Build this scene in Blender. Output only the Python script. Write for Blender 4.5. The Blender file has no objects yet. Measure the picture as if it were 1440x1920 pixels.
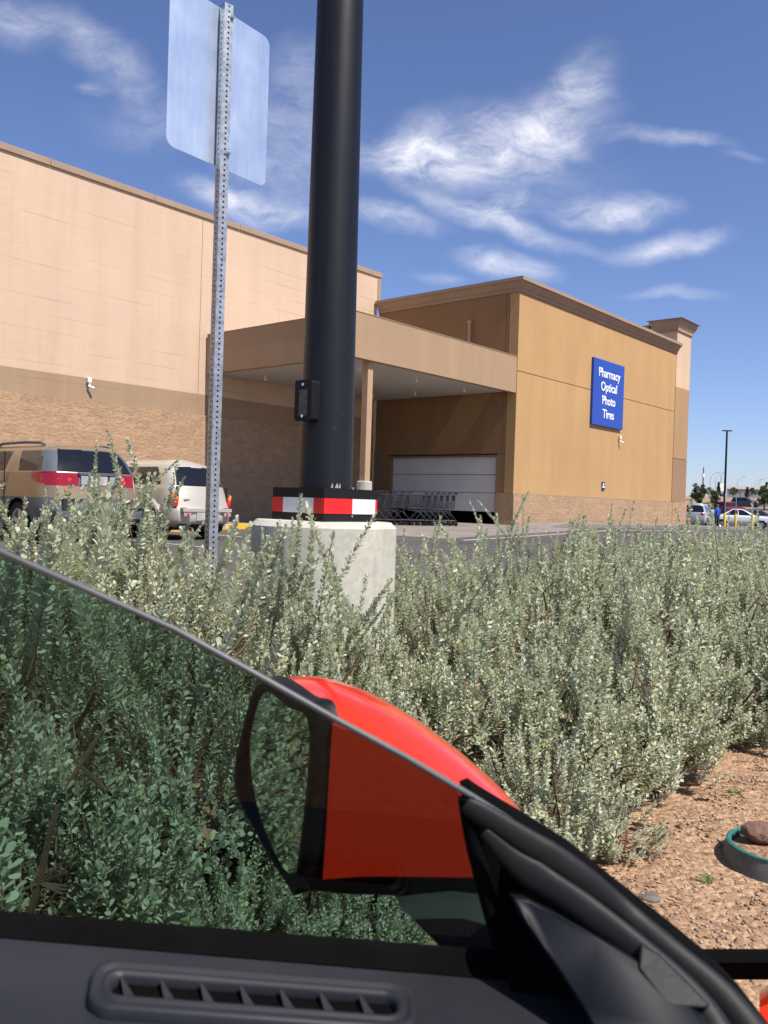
import bpy, bmesh, math, random
import numpy as np
from mathutils import Vector, Matrix, Quaternion

rad = math.radians
scene = bpy.context.scene
COL = scene.collection

# ------------------------------------------------------------------ camera frame
F, CX, CY = 1585.0, 720.0, 960.0
CAM = Vector((0, 0, 1.25))
RC = Matrix.Rotation(rad(90 - 0.69), 3, 'X') @ Matrix.Rotation(rad(1.83), 3, 'Z')

def ray(px, py):
    return RC @ Vector(((px - CX) / F, -(py - CY) / F, -1.0))
def P(px, py, d):
    return CAM + ray(px, py) * d
def on_z(px, py, z):
    r = ray(px, py)
    return CAM + r * ((z - CAM.z) / r.z)

# building / planting-bed axes
U = Vector((math.cos(rad(49.4)), math.sin(rad(49.4)), 0))
V = Vector((-U.y, U.x, 0))
ZAX = Vector((0, 0, 1))
def QR(q, r):                       # q across the bed (towards the store), r along it
    return V * q + U * r

_HR = [(-60, .33), (4, .33), (12, .36), (18, .5), (23, .63), (38, .52), (57, .1), (78, .1), (92, .35), (110, .85),
       (150, 2.1), (166, 3.8), (200, 4.9), (260, 5.8), (420, 6.0), (900, 6.2)]
def _lerp(tab, x):
    if x <= tab[0][0]: return tab[0][1]
    for (a, va), (b, vb) in zip(tab, tab[1:]):
        if x <= b:
            t = (x - a) / (b - a); return va + (vb - va) * t
    return tab[-1][1]
def sstep(a, b, x):
    t = min(1, max(0, (x - a) / (b - a))); return t * t * (3 - 2 * t)
def gz(x, y):
    q = -U.y * x + U.x * y; r = U.x * x + U.y * y
    h = _lerp(_HR, r)
    low = (1 - sstep(0.9, 4.4, q)) * (1 - sstep(24, 60, r))
    return h - low * h
def gp(px, d):                      # ground point under a pixel column at a depth
    p = P(px, 950, d); p.z = gz(p.x, p.y); return p

# ------------------------------------------------------------------ mesh builder
class MB:
    def __init__(s): s.v = []; s.f = []; s.m = []
    def add(s, verts, faces, mi=0):
        o = len(s.v); s.v += [Vector(x) for x in verts]
        for f in faces: s.f.append([i + o for i in f]); s.m.append(mi)
        return s
    def box(s, c, size, rot=None, mi=0):
        c = Vector(c); hx, hy, hz = [k / 2 for k in size]
        R = rot if rot is not None else Matrix.Identity(3)
        vs = [c + R @ Vector((x * hx, y * hy, z * hz)) for x in (-1, 1) for y in (-1, 1) for z in (-1, 1)]
        return s.add(vs, [(0, 1, 3, 2), (4, 6, 7, 5), (0, 4, 5, 1), (2, 3, 7, 6), (0, 2, 6, 4), (1, 5, 7, 3)], mi)
    def bx(s, x0, x1, y0, y1, z0, z1, mi=0):
        return s.box(((x0 + x1) / 2, (y0 + y1) / 2, (z0 + z1) / 2), (abs(x1 - x0), abs(y1 - y0), abs(z1 - z0)), None, mi)
    def loft(s, rings, closed=True, cap=True, mi=0):
        n = len(rings[0]); vs = [p for r in rings for p in r]; fs = []
        for i in range(len(rings) - 1):
            for j in range(n if closed else n - 1):
                k = (j + 1) % n
                fs.append((i * n + j, i * n + k, (i + 1) * n + k, (i + 1) * n + j))
        if cap and closed:
            fs.append(tuple(range(n - 1, -1, -1))); b = (len(rings) - 1) * n
            fs.append(tuple(range(b, b + n)))
        return s.add(vs, fs, mi)
    def tube(s, pts, rad_, n=8, mi=0, cap=True):
        pts = [Vector(p) for p in pts]; rings = []
        if not isinstance(rad_, (list, tuple)): rad_ = [rad_] * len(pts)
        ref = None
        for i, p in enumerate(pts):
            t = (pts[min(i + 1, len(pts) - 1)] - pts[max(i - 1, 0)]).normalized()
            if ref is None:
                ref = t.orthogonal().normalized()
            a = (ref - t * ref.dot(t)).normalized(); b = t.cross(a); ref = a
            rings.append([p + (a * math.cos(2 * math.pi * k / n) + b * math.sin(2 * math.pi * k / n)) * rad_[i] for k in range(n)])
        return s.loft(rings, True, cap, mi)
    def lathe(s, prof, c=(0, 0, 0), n=24, mi=0, cap=True):
        c = Vector(c)
        return s.loft([[c + Vector((r * math.cos(2 * math.pi * k / n), r * math.sin(2 * math.pi * k / n), z)) for k in range(n)] for r, z in prof], True, cap, mi)
    def prism(s, poly, ext, mi=0):
        ext = Vector(ext); a = [Vector(p) for p in poly]
        return s.loft([a, [p + ext for p in a]], True, True, mi)
    def build(s, name, mats, parent=None, smooth=False, bevel=0, origin=None, seg=2, angle=40):
        me = bpy.data.meshes.new(name)
        o = Vector(origin) if origin is not None else Vector((0, 0, 0))
        me.from_pydata([tuple(p - o) for p in s.v], [], s.f)
        if not isinstance(mats, (list, tuple)): mats = [mats]
        for m in mats: me.materials.append(m)
        me.polygons.foreach_set('material_index', s.m)
        bm = bmesh.new(); bm.from_mesh(me); bmesh.ops.recalc_face_normals(bm, faces=bm.faces); bm.to_mesh(me); bm.free()
        if smooth:
            me.polygons.foreach_set('use_smooth', [True] * len(me.polygons))
            try: me.set_sharp_from_angle(angle=rad(angle))
            except Exception: pass
        ob = bpy.data.objects.new(name, me); COL.objects.link(ob)
        if parent is not None: ob.parent = parent
        if origin is not None and parent is None: ob.location = o
        if bevel:
            md = ob.modifiers.new('bevel', 'BEVEL'); md.width = bevel; md.segments = seg; md.limit_method = 'ANGLE'; md.angle_limit = rad(35)
        return ob

def tag(o, label=None, cat=None, group=None, kind=None):
    if label: o['label'] = label
    if cat: o['category'] = cat
    if group: o['group'] = group
    if kind: o['kind'] = kind
    return o
def thing(name, loc, label, cat, group=None, rz=0):
    o = bpy.data.objects.new(name, None); COL.objects.link(o)
    o.location = loc; o.rotation_euler = (0, 0, rz); o.empty_display_size = .2
    return tag(o, label, cat, group)
def copy_tree(o, parent=None):
    c = o.copy(); COL.objects.link(c)
    if parent is not None: c.parent = parent
    for ch in list(o.children): copy_tree(ch, c)
    return c

# ------------------------------------------------------------------ materials
class NT:
    def __init__(s, name):
        s.mat = bpy.data.materials.new(name); s.mat.use_nodes = True
        s.t = s.mat.node_tree; s.b = s.t.nodes['Principled BSDF']; s.out = s.t.nodes['Material Output']
    def n(s, typ, **kw):
        nd = s.t.nodes.new(typ)
        for k, v in kw.items():
            if k in nd.inputs: nd.inputs[k].default_value = v
            else: setattr(nd, k, v)
        return nd
    def l(s, a, b): s.t.links.new(a, b)
    def coord(s, scale=(1, 1, 1), out='Object', loc=(0, 0, 0)):
        tc = s.n('ShaderNodeTexCoord'); mp = s.n('ShaderNodeMapping')
        mp.inputs['Scale'].default_value = scale; mp.inputs['Location'].default_value = loc
        s.l(tc.outputs[out], mp.inputs['Vector']); return mp.outputs['Vector']
    def noise(s, vec, scale, detail=4, rough=.55):
        nd = s.n('ShaderNodeTexNoise'); nd.inputs['Scale'].default_value = scale
        nd.inputs['Detail'].default_value = detail; nd.inputs['Roughness'].default_value = rough
        s.l(vec, nd.inputs['Vector']); return nd.outputs['Fac']
    def ramp(s, fac, stops, interp='LINEAR'):
        r = s.n('ShaderNodeValToRGB'); cr = r.color_ramp; cr.interpolation = interp
        while len(cr.elements) < len(stops): cr.elements.new(.5)
        for e, (p, c) in zip(cr.elements, stops):
            e.position = p; e.color = (*c, 1) if len(c) == 3 else c
        s.l(fac, r.inputs['Fac']); return r.outputs['Color']
    def mix(s, fac, a, b, mode='MIX'):
        m = s.n('ShaderNodeMix', data_type='RGBA', blend_type=mode)
        for sock, val in ((m.inputs['Factor'], fac), (m.inputs['A'], a), (m.inputs['B'], b)):
            if sock.name in ('A', 'B'): pass
        ins = [i for i in m.inputs if i.enabled]
        for sock, val in zip((m.inputs[0], m.inputs[6], m.inputs[7]), (fac, a, b)):
            if isinstance(val, (int, float)): sock.default_value = val
            elif isinstance(val, (tuple, list)): sock.default_value = (*val, 1) if len(val) == 3 else val
            else: s.l(val, sock)
        return m.outputs[2]
    def math(s, op, a, b=0.0, clamp=False):
        m = s.n('ShaderNodeMath', operation=op); m.use_clamp = clamp
        for i, val in enumerate((a, b)):
            if isinstance(val, (int, float)): m.inputs[i].default_value = val
            else: s.l(val, m.inputs[i])
        return m.outputs[0]
    def bump(s, h, strength=.3, dist=.01, prev=None):
        b = s.n('ShaderNodeBump'); b.inputs['Strength'].default_value = strength; b.inputs['Distance'].default_value = dist
        s.l(h, b.inputs['Height'])
        if prev is not None: s.l(prev, b.inputs['Normal'])
        return b.outputs['Normal']
    def set(s, col=None, rough=None, metal=None, normal=None, spec=None, coat=None):
        for key, val in (('Base Color', col), ('Roughness', rough), ('Metallic', metal), ('Normal', normal), ('Specular IOR Level', spec), ('Coat Weight', coat)):
            if val is None: continue
            if isinstance(val, (int, float)): s.b.inputs[key].default_value = val
            elif isinstance(val, (tuple, list)): s.b.inputs[key].default_value = (*val, 1) if len(val) == 3 else val
            else: s.l(val, s.b.inputs[key])
        return s.mat

def mul(c, k): return tuple(min(1, x * k) for x in c)
def pm(name, col, rough=.6, var=.12, scale=4, bump=0, bscale=60, metal=0, spec=.5, coat=0, bdist=.004, rvar=0):
    t = NT(name); v = t.coord()
    c = t.ramp(t.noise(v, scale, 5, .6), [(.3, mul(col, 1 - var)), (.7, mul(col, 1 + var))])
    nrm = t.bump(t.noise(v, bscale, 3), bump, bdist) if bump else None
    r = rough
    if rvar:
        rn = t.noise(v, scale * 3, 4)
        r = t.math('ADD', t.math('MULTIPLY', rn, rvar * 2), rough - rvar)
    return t.set(c, r, metal, nrm, spec, coat)

M = {}
def walls():
    # painted concrete block, local x along the wall, z up
    def block(name, col, dark, bw=.406, bh=.203, mortar=.006, vert=True, streak=.05):
        t = NT(name); tc = t.n('ShaderNodeTexCoord'); sp = t.n('ShaderNodeSeparateXYZ'); cb = t.n('ShaderNodeCombineXYZ')
        t.l(tc.outputs['Object'], sp.inputs[0]); t.l(sp.outputs['X'], cb.inputs['X']); t.l(sp.outputs['Z'], cb.inputs['Y'])
        br = t.n('ShaderNodeTexBrick'); t.l(cb.outputs[0], br.inputs['Vector'])
        br.inputs['Scale'].default_value = 1; br.inputs['Brick Width'].default_value = bw; br.inputs['Row Height'].default_value = bh
        br.inputs['Mortar Size'].default_value = mortar; br.inputs['Mortar Smooth'].default_value = .3; br.inputs['Bias'].default_value = 0
        br.inputs['Color1'].default_value = (*col, 1); br.inputs['Color2'].default_value = (*mul(col, .975), 1); br.inputs['Mortar'].default_value = (*mul(col, .93), 1)
        vec = tc.outputs['Object']
        # only some of the bed joints show as thin dark hairlines
        rowline = t.n('ShaderNodeTexBrick'); t.l(cb.outputs[0], rowline.inputs['Vector'])
        for k, val in (('Scale', 1), ('Brick Width', 900.0), ('Row Height', bh * 2), ('Mortar Size', .009), ('Mortar Smooth', .2)):
            rowline.inputs[k].default_value = val
        mp = t.n('ShaderNodeMapping'); mp.inputs['Scale'].default_value = (.35, 1, 3.3); t.l(vec, mp.inputs[0])
        patch = t.ramp(t.noise(mp.outputs[0], 1.0, 3, .6), [(.5, (0, 0, 0)), (.62, (1, 1, 1))])
        fac = t.math('MULTIPLY', rowline.outputs['Fac'], patch)
        fac = t.math('MULTIPLY', fac, .55)
        c0 = t.mix(fac, br.outputs['Color'], mul(col, .45))
        cv = t.ramp(t.noise(vec, .35, 4, .55), [(.3, (1 - streak,) * 3), (.7, (1 + streak,) * 3)])
        v3 = t.n('ShaderNodeMapping'); v3.inputs['Scale'].default_value = (1.6, 1, .13); t.l(vec, v3.inputs[0])
        c = t.mix(1.0, c0, cv, 'MULTIPLY')
        c = t.mix(1.0, c, t.ramp(t.noise(v3.outputs[0], 1.2, 6, .65), [(.3, (.935, .925, .91)), (.6, (1.02, 1.02, 1.02))]), 'MULTIPLY')
        nb = t.bump(t.noise(vec, 60, 3), .16, .004)
        nb = t.bump(br.outputs['Fac'], .25, -.006, nb)
        return t.set(c, .85, 0, nb, .3)
    M['block_cream'] = block('cream_painted_block', (.56, .41, .295), 0)
    M['block_band'] = block('tan_painted_block', (.335, .23, .148), 0, streak=.07)
    def split(name, col):
        t = NT(name); tc = t.n('ShaderNodeTexCoord'); sp = t.n('ShaderNodeSeparateXYZ'); cb = t.n('ShaderNodeCombineXYZ'); vec = tc.outputs['Object']
        ad = t.math('ADD', 0, 0); sx = sp.outputs['X']
        t.l(vec, sp.inputs[0]); t.l(t.math('ADD', sp.outputs['X'], sp.outputs['Y']), cb.inputs['X']); t.l(sp.outputs['Z'], cb.inputs['Y'])
        br = t.n('ShaderNodeTexBrick'); t.l(cb.outputs[0], br.inputs['Vector'])
        for k, val in (('Scale', 1), ('Brick Width', .406), ('Row Height', .203), ('Mortar Size', .006), ('Mortar Smooth', .4)): br.inputs[k].default_value = val
        br.inputs['Color1'].default_value = (*col, 1); br.inputs['Color2'].default_value = (*mul(col, .86), 1); br.inputs['Mortar'].default_value = (*mul(col, .9), 1)
        mp = t.n('ShaderNodeMapping'); mp.inputs['Scale'].default_value = (1, 1, 1.9); t.l(vec, mp.inputs[0])
        n1 = t.noise(mp.outputs[0], 9, 6, .68); n2 = t.noise(mp.outputs[0], 34, 4, .6)
        c = t.mix(1.0, br.outputs['Color'], t.ramp(n1, [(.3, (.74, .72, .70)), (.62, (1.08, 1.08, 1.08))]), 'MULTIPLY')
        nb = t.bump(n1, .7, .045); nb = t.bump(n2, .5, .012, nb); nb = t.bump(br.outputs['Fac'], .5, -.012, nb)
        return t.set(c, .92, 0, nb, .2)
    M['split'] = split('split_face_block', (.44, .29, .18))
    def stucco(name, col, streak=.05):
        t = NT(name); v = t.coord(); v2 = t.coord((1.2, 1.2, .16))
        c = t.mix(1.0, t.ramp(t.noise(v, .5, 4), [(.3, mul(col, 1 - streak)), (.7, mul(col, 1 + streak))]),
                  t.ramp(t.noise(v2, 1.3, 5, .65), [(.3, (.93, .925, .915)), (.65, (1.03, 1.03, 1.03))]), 'MULTIPLY')
        nb = t.bump(t.noise(v, 140, 3, .7), .25, .004); nb = t.bump(t.noise(v, 3, 3), .08, .02, nb)
        return t.set(c, .88, 0, nb, .25)
    M['stucco'] = stucco('ochre_stucco', (.435, .27, .125))
    M['fascia'] = stucco('taupe_tan_fascia', (.345, .235, .145), .03)
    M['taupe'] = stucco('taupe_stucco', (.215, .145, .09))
    M['pil_cream'] = stucco('cream_stucco', (.55, .405, .28))
    M['pil_tan'] = stucco('tan_stucco', (.36, .225, .12))
    M['pil_low'] = stucco('dull_tan_stucco', (.29, .18, .11))
    M['cornice'] = pm('cornice_paint', (.30, .215, .148), .7, .07, 1.5)
    M['shade_brown_stucco'] = stucco('shade_brown_stucco', (.25, .148, .072))  # ochre wall darkened to brown: garage-side shade is put into the colour
    M['soffit'] = pm('white_soffit_paint', (.52, .50, .47), .7, .06, .8)
walls()

def concrete(name, col, stain=.35, sc=1.0):
    t = NT(name); v = t.coord()
    n1 = t.noise(v, 2.2 * sc, 6, .65); n2 = t.noise(v, 26 * sc, 5, .6); vs = t.coord((5 * sc, 5 * sc, .7 * sc)); n3 = t.noise(vs, 1.2, 5, .6)
    c = t.mix(1.0, t.ramp(n1, [(.28, mul(col, 1 - stain)), (.66, mul(col, 1.08))]), t.ramp(n2, [(.3, (.86,) * 3), (.6, (1.04,) * 3)]), 'MULTIPLY')
    c = t.mix(1.0, c, t.ramp(n3, [(.34, (.8, .79, .77)), (.55, (1, 1, 1))]), 'MULTIPLY')
    vo = t.n('ShaderNodeTexVoronoi'); vo.inputs['Scale'].default_value = 22 * sc; t.l(v, vo.inputs['Vector'])
    pit = t.ramp(vo.outputs['Distance'], [(.0, (0, 0, 0)), (.13, (1, 1, 1))])
    nb = t.bump(n2, .3, .004); nb = t.bump(pit, .25, .004, nb)
    return t.set(c, .9, 0, nb, .2)
M['concrete'] = concrete('cast_concrete', (.52, .50, .425), .2)
M['walk'] = concrete('pavement_concrete', (.25, .222, .198), .18, .5)
def asphalt():
    t = NT('asphalt'); v = t.coord()
    n1 = t.noise(v, .25, 5, .6); n2 = t.noise(v, 90, 2, .7); n3 = t.noise(v, 1.6, 6, .7)
    c = t.ramp(n1, [(.3, (.078, .070, .066)), (.7, (.112, .101, .096))])
    c = t.mix(1.0, c, t.ramp(n2, [(.35, (.6,) * 3), (.7, (1.5,) * 3)]), 'MULTIPLY')
    c = t.mix(1.0, c, t.ramp(n3, [(.3, (.82,) * 3), (.62, (1.06,) * 3)]), 'MULTIPLY')
    vo = t.n('ShaderNodeTexVoronoi', feature='DISTANCE_TO_EDGE'); vo.inputs['Scale'].default_value = .22
    wp = t.n('ShaderNodeMapping'); t.l(v, wp.inputs[0])
    nn = t.n('ShaderNodeTexNoise'); nn.inputs['Scale'].default_value = .8; t.l(v, nn.inputs['Vector'])
    av = t.n('ShaderNodeVectorMath', operation='ADD'); t.l(v, av.inputs[0]); t.l(nn.outputs['Color'], av.inputs[1]); t.l(av.outputs[0], vo.inputs['Vector'])
    crack = t.ramp(vo.outputs['Distance'], [(.0, (.45,) * 3), (.006, (1,) * 3)])
    c = t.mix(1.0, c, crack, 'MULTIPLY')
    return t.set(c, .92, 0, t.bump(n2, .5, .006), .25)
M['asphalt'] = asphalt()
def dirt(name, a, b, peb=True):
    t = NT(name); v = t.coord()
    n1 = t.noise(v, 1.1, 6, .65); n2 = t.noise(v, 35, 5, .7)
    vo = t.n('ShaderNodeTexVoronoi'); vo.inputs['Scale'].default_value = 48; t.l(v, vo.inputs['Vector'])
    c = t.ramp(n1, [(.3, a), (.7, b)])
    c = t.mix(1.0, c, t.ramp(n2, [(.32, (.55, .5, .48)), (.62, (1.15, 1.13, 1.1))]), 'MULTIPLY')
    pv = t.ramp(vo.outputs['Color'], [(.2, (.62, .56, .53)), (.7, (1.15, 1.12, 1.1))])
    c = t.mix(.6, c, t.mix(1.0, c, pv, 'MULTIPLY'))
    nb = t.bump(n2, .7, .012); nb = t.bump(vo.outputs['Distance'], .7, -.012, nb)
    return t.set(c, .95, 0, nb, .15)
M['dirt'] = dirt('reddish_dirt', (.29, .18, .115), (.43, .295, .19))
M['far_dirt'] = dirt('pale_far_dirt', (.33, .22, .14), (.42, .29, .19))
M['yellow'] = pm('yellow_paint', (.62, .36, .02), .6, .2, 5)
M['white_line'] = pm('worn_white_line', (.42, .38, .36), .8, .35, 12)

M['black_metal'] = pm('black_pole_paint', (.0062, .0072, .0095), .42, .2, 6, .08, 160, 0, .32, rvar=.1)
def polemat():
    t = NT('black_pole_paint'); v = t.coord(); vs = t.coord((7, 7, .35))
    c = t.ramp(t.noise(vs, 1.4, 6, .65), [(.3, (.0048, .0056, .0078)), (.72, (.0105, .0115, .0142))])
    chip = t.ramp(t.noise(v, 55, 2, .5), [(.735, (0, 0, 0)), (.75, (1, 1, 1))]); big = t.ramp(t.noise(v, 2.3, 3), [(.52, (0, 0, 0)), (.62, (1, 1, 1))])
    c = t.mix(t.math('MULTIPLY', t.math('MULTIPLY', chip, big), .6), c, (.16, .16, .16))
    return t.set(c, t.math('ADD', t.math('MULTIPLY', t.noise(vs, 2, 5), .25), .30), 0, t.bump(t.noise(v, 160, 3), .1, .003), .32)
M['black_metal'] = polemat()
M['black_flat'] = pm('black_collar_sheet', (.0055, .0055, .006), .55, .2, 8, .05, 120, spec=.3)
M['galv'] = NT('galvanised_steel')
def galv():
    t = M['galv']; v = t.coord(); vo = t.n('ShaderNodeTexVoronoi'); vo.inputs['Scale'].default_value = 60; t.l(v, vo.inputs['Vector'])
    c = t.mix(1.0, t.ramp(vo.outputs['Color'], [(.2, (.33, .35, .37)), (.8, (.46, .49, .52))]), t.ramp(t.noise(v, 5, 5), [(.3, (.75,) * 3), (.65, (1.05,) * 3)]), 'MULTIPLY')
    M['galv'] = t.set(c, t.math('ADD', t.math('MULTIPLY', t.noise(v, 14, 4), .25), .3), .75, t.bump(t.noise(v, 90, 3), .05, .002))
galv()
def alu():
    t = NT('sign_back_aluminium'); v = t.coord()
    n = t.noise(v, 3, 6, .6); vs = t.coord((1, 1, .12)); n2 = t.noise(vs, 40, 3)
    c = t.mix(1.0, t.ramp(n, [(.3, (.52, .62, .75)), (.7, (.66, .75, .86))]), t.ramp(n2, [(.3, (.93,) * 3), (.7, (1.03,) * 3)]), 'MULTIPLY')
    sc = t.ramp(t.noise(t.coord((14, 14, 60)), 1.0, 2, .5), [(.78, (0, 0, 0)), (.80, (1, 1, 1))])
    c = t.mix(sc, c, (.92, .92, .92))
    return t.set(c, t.math('ADD', t.math('MULTIPLY', n, .2), .34), .85, t.bump(n2, .03, .001))
M['alu'] = alu()
M['tape_red'] = pm('red_reflective_tape', (.62, .012, .012), .35, .1, 20)
M['tape_white'] = pm('white_reflective_tape', (.68, .69, .70), .35, .08, 30)
M['chrome'] = pm('chrome', (.75, .75, .75), .12, .03, 3, metal=1)
M['zinc'] = pm('zinc_bolt', (.6, .6, .6), .35, .05, 3, metal=.9)
M['white_paint'] = pm('white_enamel', (.78, .78, .76), .45, .05, 3)
M['door_white'] = pm('white_shutter_panel', (.62, .62, .61), .55, .06, 1.2, .05, 40)
M['dark_inside'] = pm('dark_interior', (.02, .02, .022), .8, .2, 2)
M['blue_sign'] = pm('blue_sign_face', (.014, .062, .36), .45, .05, 2)
M['navy'] = pm('navy_plastic', (.012, .02, .12), .4, .1, 4)
M['letter_white'] = pm('white_lettering', (.85, .85, .85), .5, .02, 2)
M['tan_steel'] = pm('tan_painted_steel', (.41, .265, .155), .5, .06, 2)
M['seam'] = pm('wall_joint_shadow_gap', (.16, .09, .04), .9, .1, 3)

M['red_paint'] = pm('red_car_paint', (.70, .030, .008), .16, .03, 2, 0, 50, 0, .4, .35)
def plastic():
    t = NT('grained_black_plastic'); v = t.coord()
    vo = t.n('ShaderNodeTexVoronoi'); vo.inputs['Scale'].default_value = 620; t.l(v, vo.inputs['Vector'])
    c = t.ramp(t.noise(v, 7, 5, .6), [(.3, (.016, .0165, .021)), (.7, (.024, .0245, .030))])
    dust = t.ramp(t.noise(v, 900, 2), [(.66, (0, 0, 0)), (.8, (1, 1, 1))])
    c = t.mix(t.math('MULTIPLY', dust, .08), c, (.16, .15, .14))
    return t.set(c, .48, 0, t.bump(vo.outputs['Distance'], .5, .0008), .35)
M['plastic'] = plastic()
M['vent_plastic'] = pm('smooth_black_plastic', (.019, .0195, .024), .5, .15, 25, .06, 500, spec=.35, bdist=.0004)
M['rubber'] = pm('black_rubber', (.0075, .0075, .008), .55, .3, 30, .05, 200, spec=.28)
M['felt_shade'] = pm('black_felt_and_shade', (.0028, .0028, .003), .95, .2, 30, spec=.04)  # felt of the sill, also the painted shadow on the window corner
M['sail'] = pm('blue_black_trim', (.0042, .0050, .0085), .5, .12, 12, .05, 300, bdist=.0005, spec=.2)
M['glass_edge'] = pm('ground_glass_edge', (.075, .078, .08), .45, .15, 30)
M['tyre'] = pm('tyre_rubber', (.014, .014, .014), .85, .2, 10)
M['mirror'] = pm('mirror_silver', (.80, .82, .82), .02, .01, 2, metal=1)

def tinted():
    t = NT('green_tinted_window_glass'); t.t.nodes.remove(t.b)
    tr = t.n('ShaderNodeBsdfTransparent'); tr.inputs['Color'].default_value = (.215, .345, .31, 1)
    gl = t.n('ShaderNodeBsdfGlossy'); gl.inputs['Roughness'].default_value = .02; gl.inputs['Color'].default_value = (1, 1, 1, 1)
    fr = t.n('ShaderNodeFresnel'); fr.inputs['IOR'].default_value = 1.3
    mx = t.n('ShaderNodeMixShader'); t.l(fr.outputs[0], mx.inputs[0]); t.l(tr.outputs[0], mx.inputs[1]); t.l(gl.outputs[0], mx.inputs[2])
    t.l(mx.outputs[0], t.out.inputs['Surface']); return t.mat
M['tint'] = tinted()
def leafmat(name, stops, trans=.25, tcol=(.3, .36, .16), rough=.6):
    t = NT(name); g = t.n('ShaderNodeNewGeometry')
    c = t.ramp(g.outputs['Random Per Island'], stops)
    t.set(c, rough, 0, None, .3)
    tl = t.n('ShaderNodeBsdfTranslucent')
    t.l(t.mix(.55, c, tcol), tl.inputs['Color'])
    mx = t.n('ShaderNodeMixShader'); mx.inputs[0].default_value = trans
    t.l(t.b.outputs[0], mx.inputs[1]); t.l(tl.outputs[0], mx.inputs[2]); t.l(mx.outputs[0], t.out.inputs['Surface'])
    return t.mat
M['leaf'] = leafmat('silver_green_leaf', [(0, (.25, .285, .175)), (.3, (.42, .465, .315)), (.6, (.555, .59, .435)), (.93, (.68, .70, .56)), (.99, (.55, .50, .22))], .36, (.50, .56, .32))
M['leaf_mid'] = leafmat('mid_green_leaf', [(0, (.045, .07, .022)), (.6, (.085, .12, .04)), (1, (.13, .165, .065))], .2, (.2, .26, .06))
M['leaf_dark'] = leafmat('dark_evergreen_leaf', [(0, (.018, .034, .014)), (.6, (.035, .058, .024)), (1, (.06, .085, .035))], .1, (.1, .14, .04))
M['leaf_gold'] = leafmat('dry_golden_grass', [(0, (.20, .135, .05)), (.6, (.32, .22, .085)), (1, (.25, .22, .10))], .15, (.3, .22, .08))
M['leaf_weed'] = leafmat('bright_weed_leaf', [(0, (.10, .20, .03)), (1, (.20, .30, .07))], .3, (.3, .4, .08))
M['bark'] = pm('brown_bark', (.10, .058, .036), .9, .3, 30, .4, 80)
M['twig'] = pm('pale_twig', (.22, .15, .085), .85, .25, 30)
M['stone'] = leafmat('gravel_stone', [(0, (.14, .085, .06)), (.4, (.26, .16, .105)), (.75, (.36, .25, .17)), (.96, (.42, .33, .26)), (1, (.55, .48, .42))], .0)
M['litter'] = leafmat('dry_leaf_litter', [(0, (.16, .085, .04)), (.6, (.34, .21, .11)), (1, (.50, .37, .24))], .1)
M['rock'] = pm('brown_rock', (.16, .088, .062), .9, .3, 9, .8, 25, bdist=.02)
# ------------------------------------------------------------------ camera, light, sky
cam = bpy.data.cameras.new('camera'); co = bpy.data.objects.new('camera', cam); COL.objects.link(co); scene.camera = co
cam.sensor_fit = 'VERTICAL'; cam.sensor_height = 36; cam.lens = F / 1920 * 36
cam.clip_start = .02; cam.clip_end = 6000
co.matrix_world = Matrix.Translation(CAM) @ RC.to_4x4()
cam.dof.use_dof = True; cam.dof.focus_distance = 9.0; cam.dof.aperture_fstop = cam.lens / 2.0

SUN_EL = rad(56)
sh = (-V * math.cos(rad(1.9)) - U * math.sin(rad(1.9))).normalized()
S = Vector((sh.x * math.cos(SUN_EL), sh.y * math.cos(SUN_EL), math.sin(SUN_EL)))
sl = bpy.data.lights.new('sun', 'SUN'); sl.energy = 4.6; sl.angle = rad(.53); sl.color = (1, .945, .86)
so = bpy.data.objects.new('sun', sl); COL.objects.link(so); so.rotation_euler = S.to_track_quat('Z', 'Y').to_euler(); so.location = (0, 0, 60)

w = bpy.data.worlds.new('World'); scene.world = w; w.use_nodes = True
T = NT.__new__(NT); T.t = w.node_tree
bgn = T.t.nodes['Background']
sky = T.n('ShaderNodeTexSky'); sky.sky_type = 'NISHITA'; sky.sun_disc = False
sky.sun_elevation = SUN_EL; sky.sun_rotation = math.atan2(sh.x, sh.y)
sky.air_density = 1.0; sky.dust_density = 1.3; sky.ozone_density = 3.5; sky.altitude = 1200
# thin cirrus: soft elongated patches placed by direction (x/y, z/y of the view vector), torn up by noise
tc = T.n('ShaderNodeTexCoord'); sp = T.n('ShaderNodeSeparateXYZ'); T.l(tc.outputs['Generated'], sp.inputs[0])
yy = T.math('MAXIMUM', sp.outputs['Y'], .05)
gx = T.math('DIVIDE', sp.outputs['X'], yy); gzv = T.math('DIVIDE', sp.outputs['Z'], yy)
cb = T.n('ShaderNodeCombineXYZ'); T.l(gx, cb.inputs[0]); T.l(gzv, cb.inputs[1])
nz = T.n('ShaderNodeTexNoise'); nz.inputs['Scale'].default_value = 7; nz.inputs['Detail'].default_value = 7; T.l(cb.outputs[0], nz.inputs['Vector'])
wv = T.n('ShaderNodeVectorMath', operation='MULTIPLY_ADD'); T.l(nz.outputs['Color'], wv.inputs[0]); wv.inputs[1].default_value = (.10, .075, 0)
wa = T.n('ShaderNodeVectorMath', operation='SUBTRACT'); T.l(cb.outputs[0], wa.inputs[0]); wa.inputs[1].default_value = (.05, .0375, 0)
T.l(wa.outputs[0], wv.inputs[2])
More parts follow.
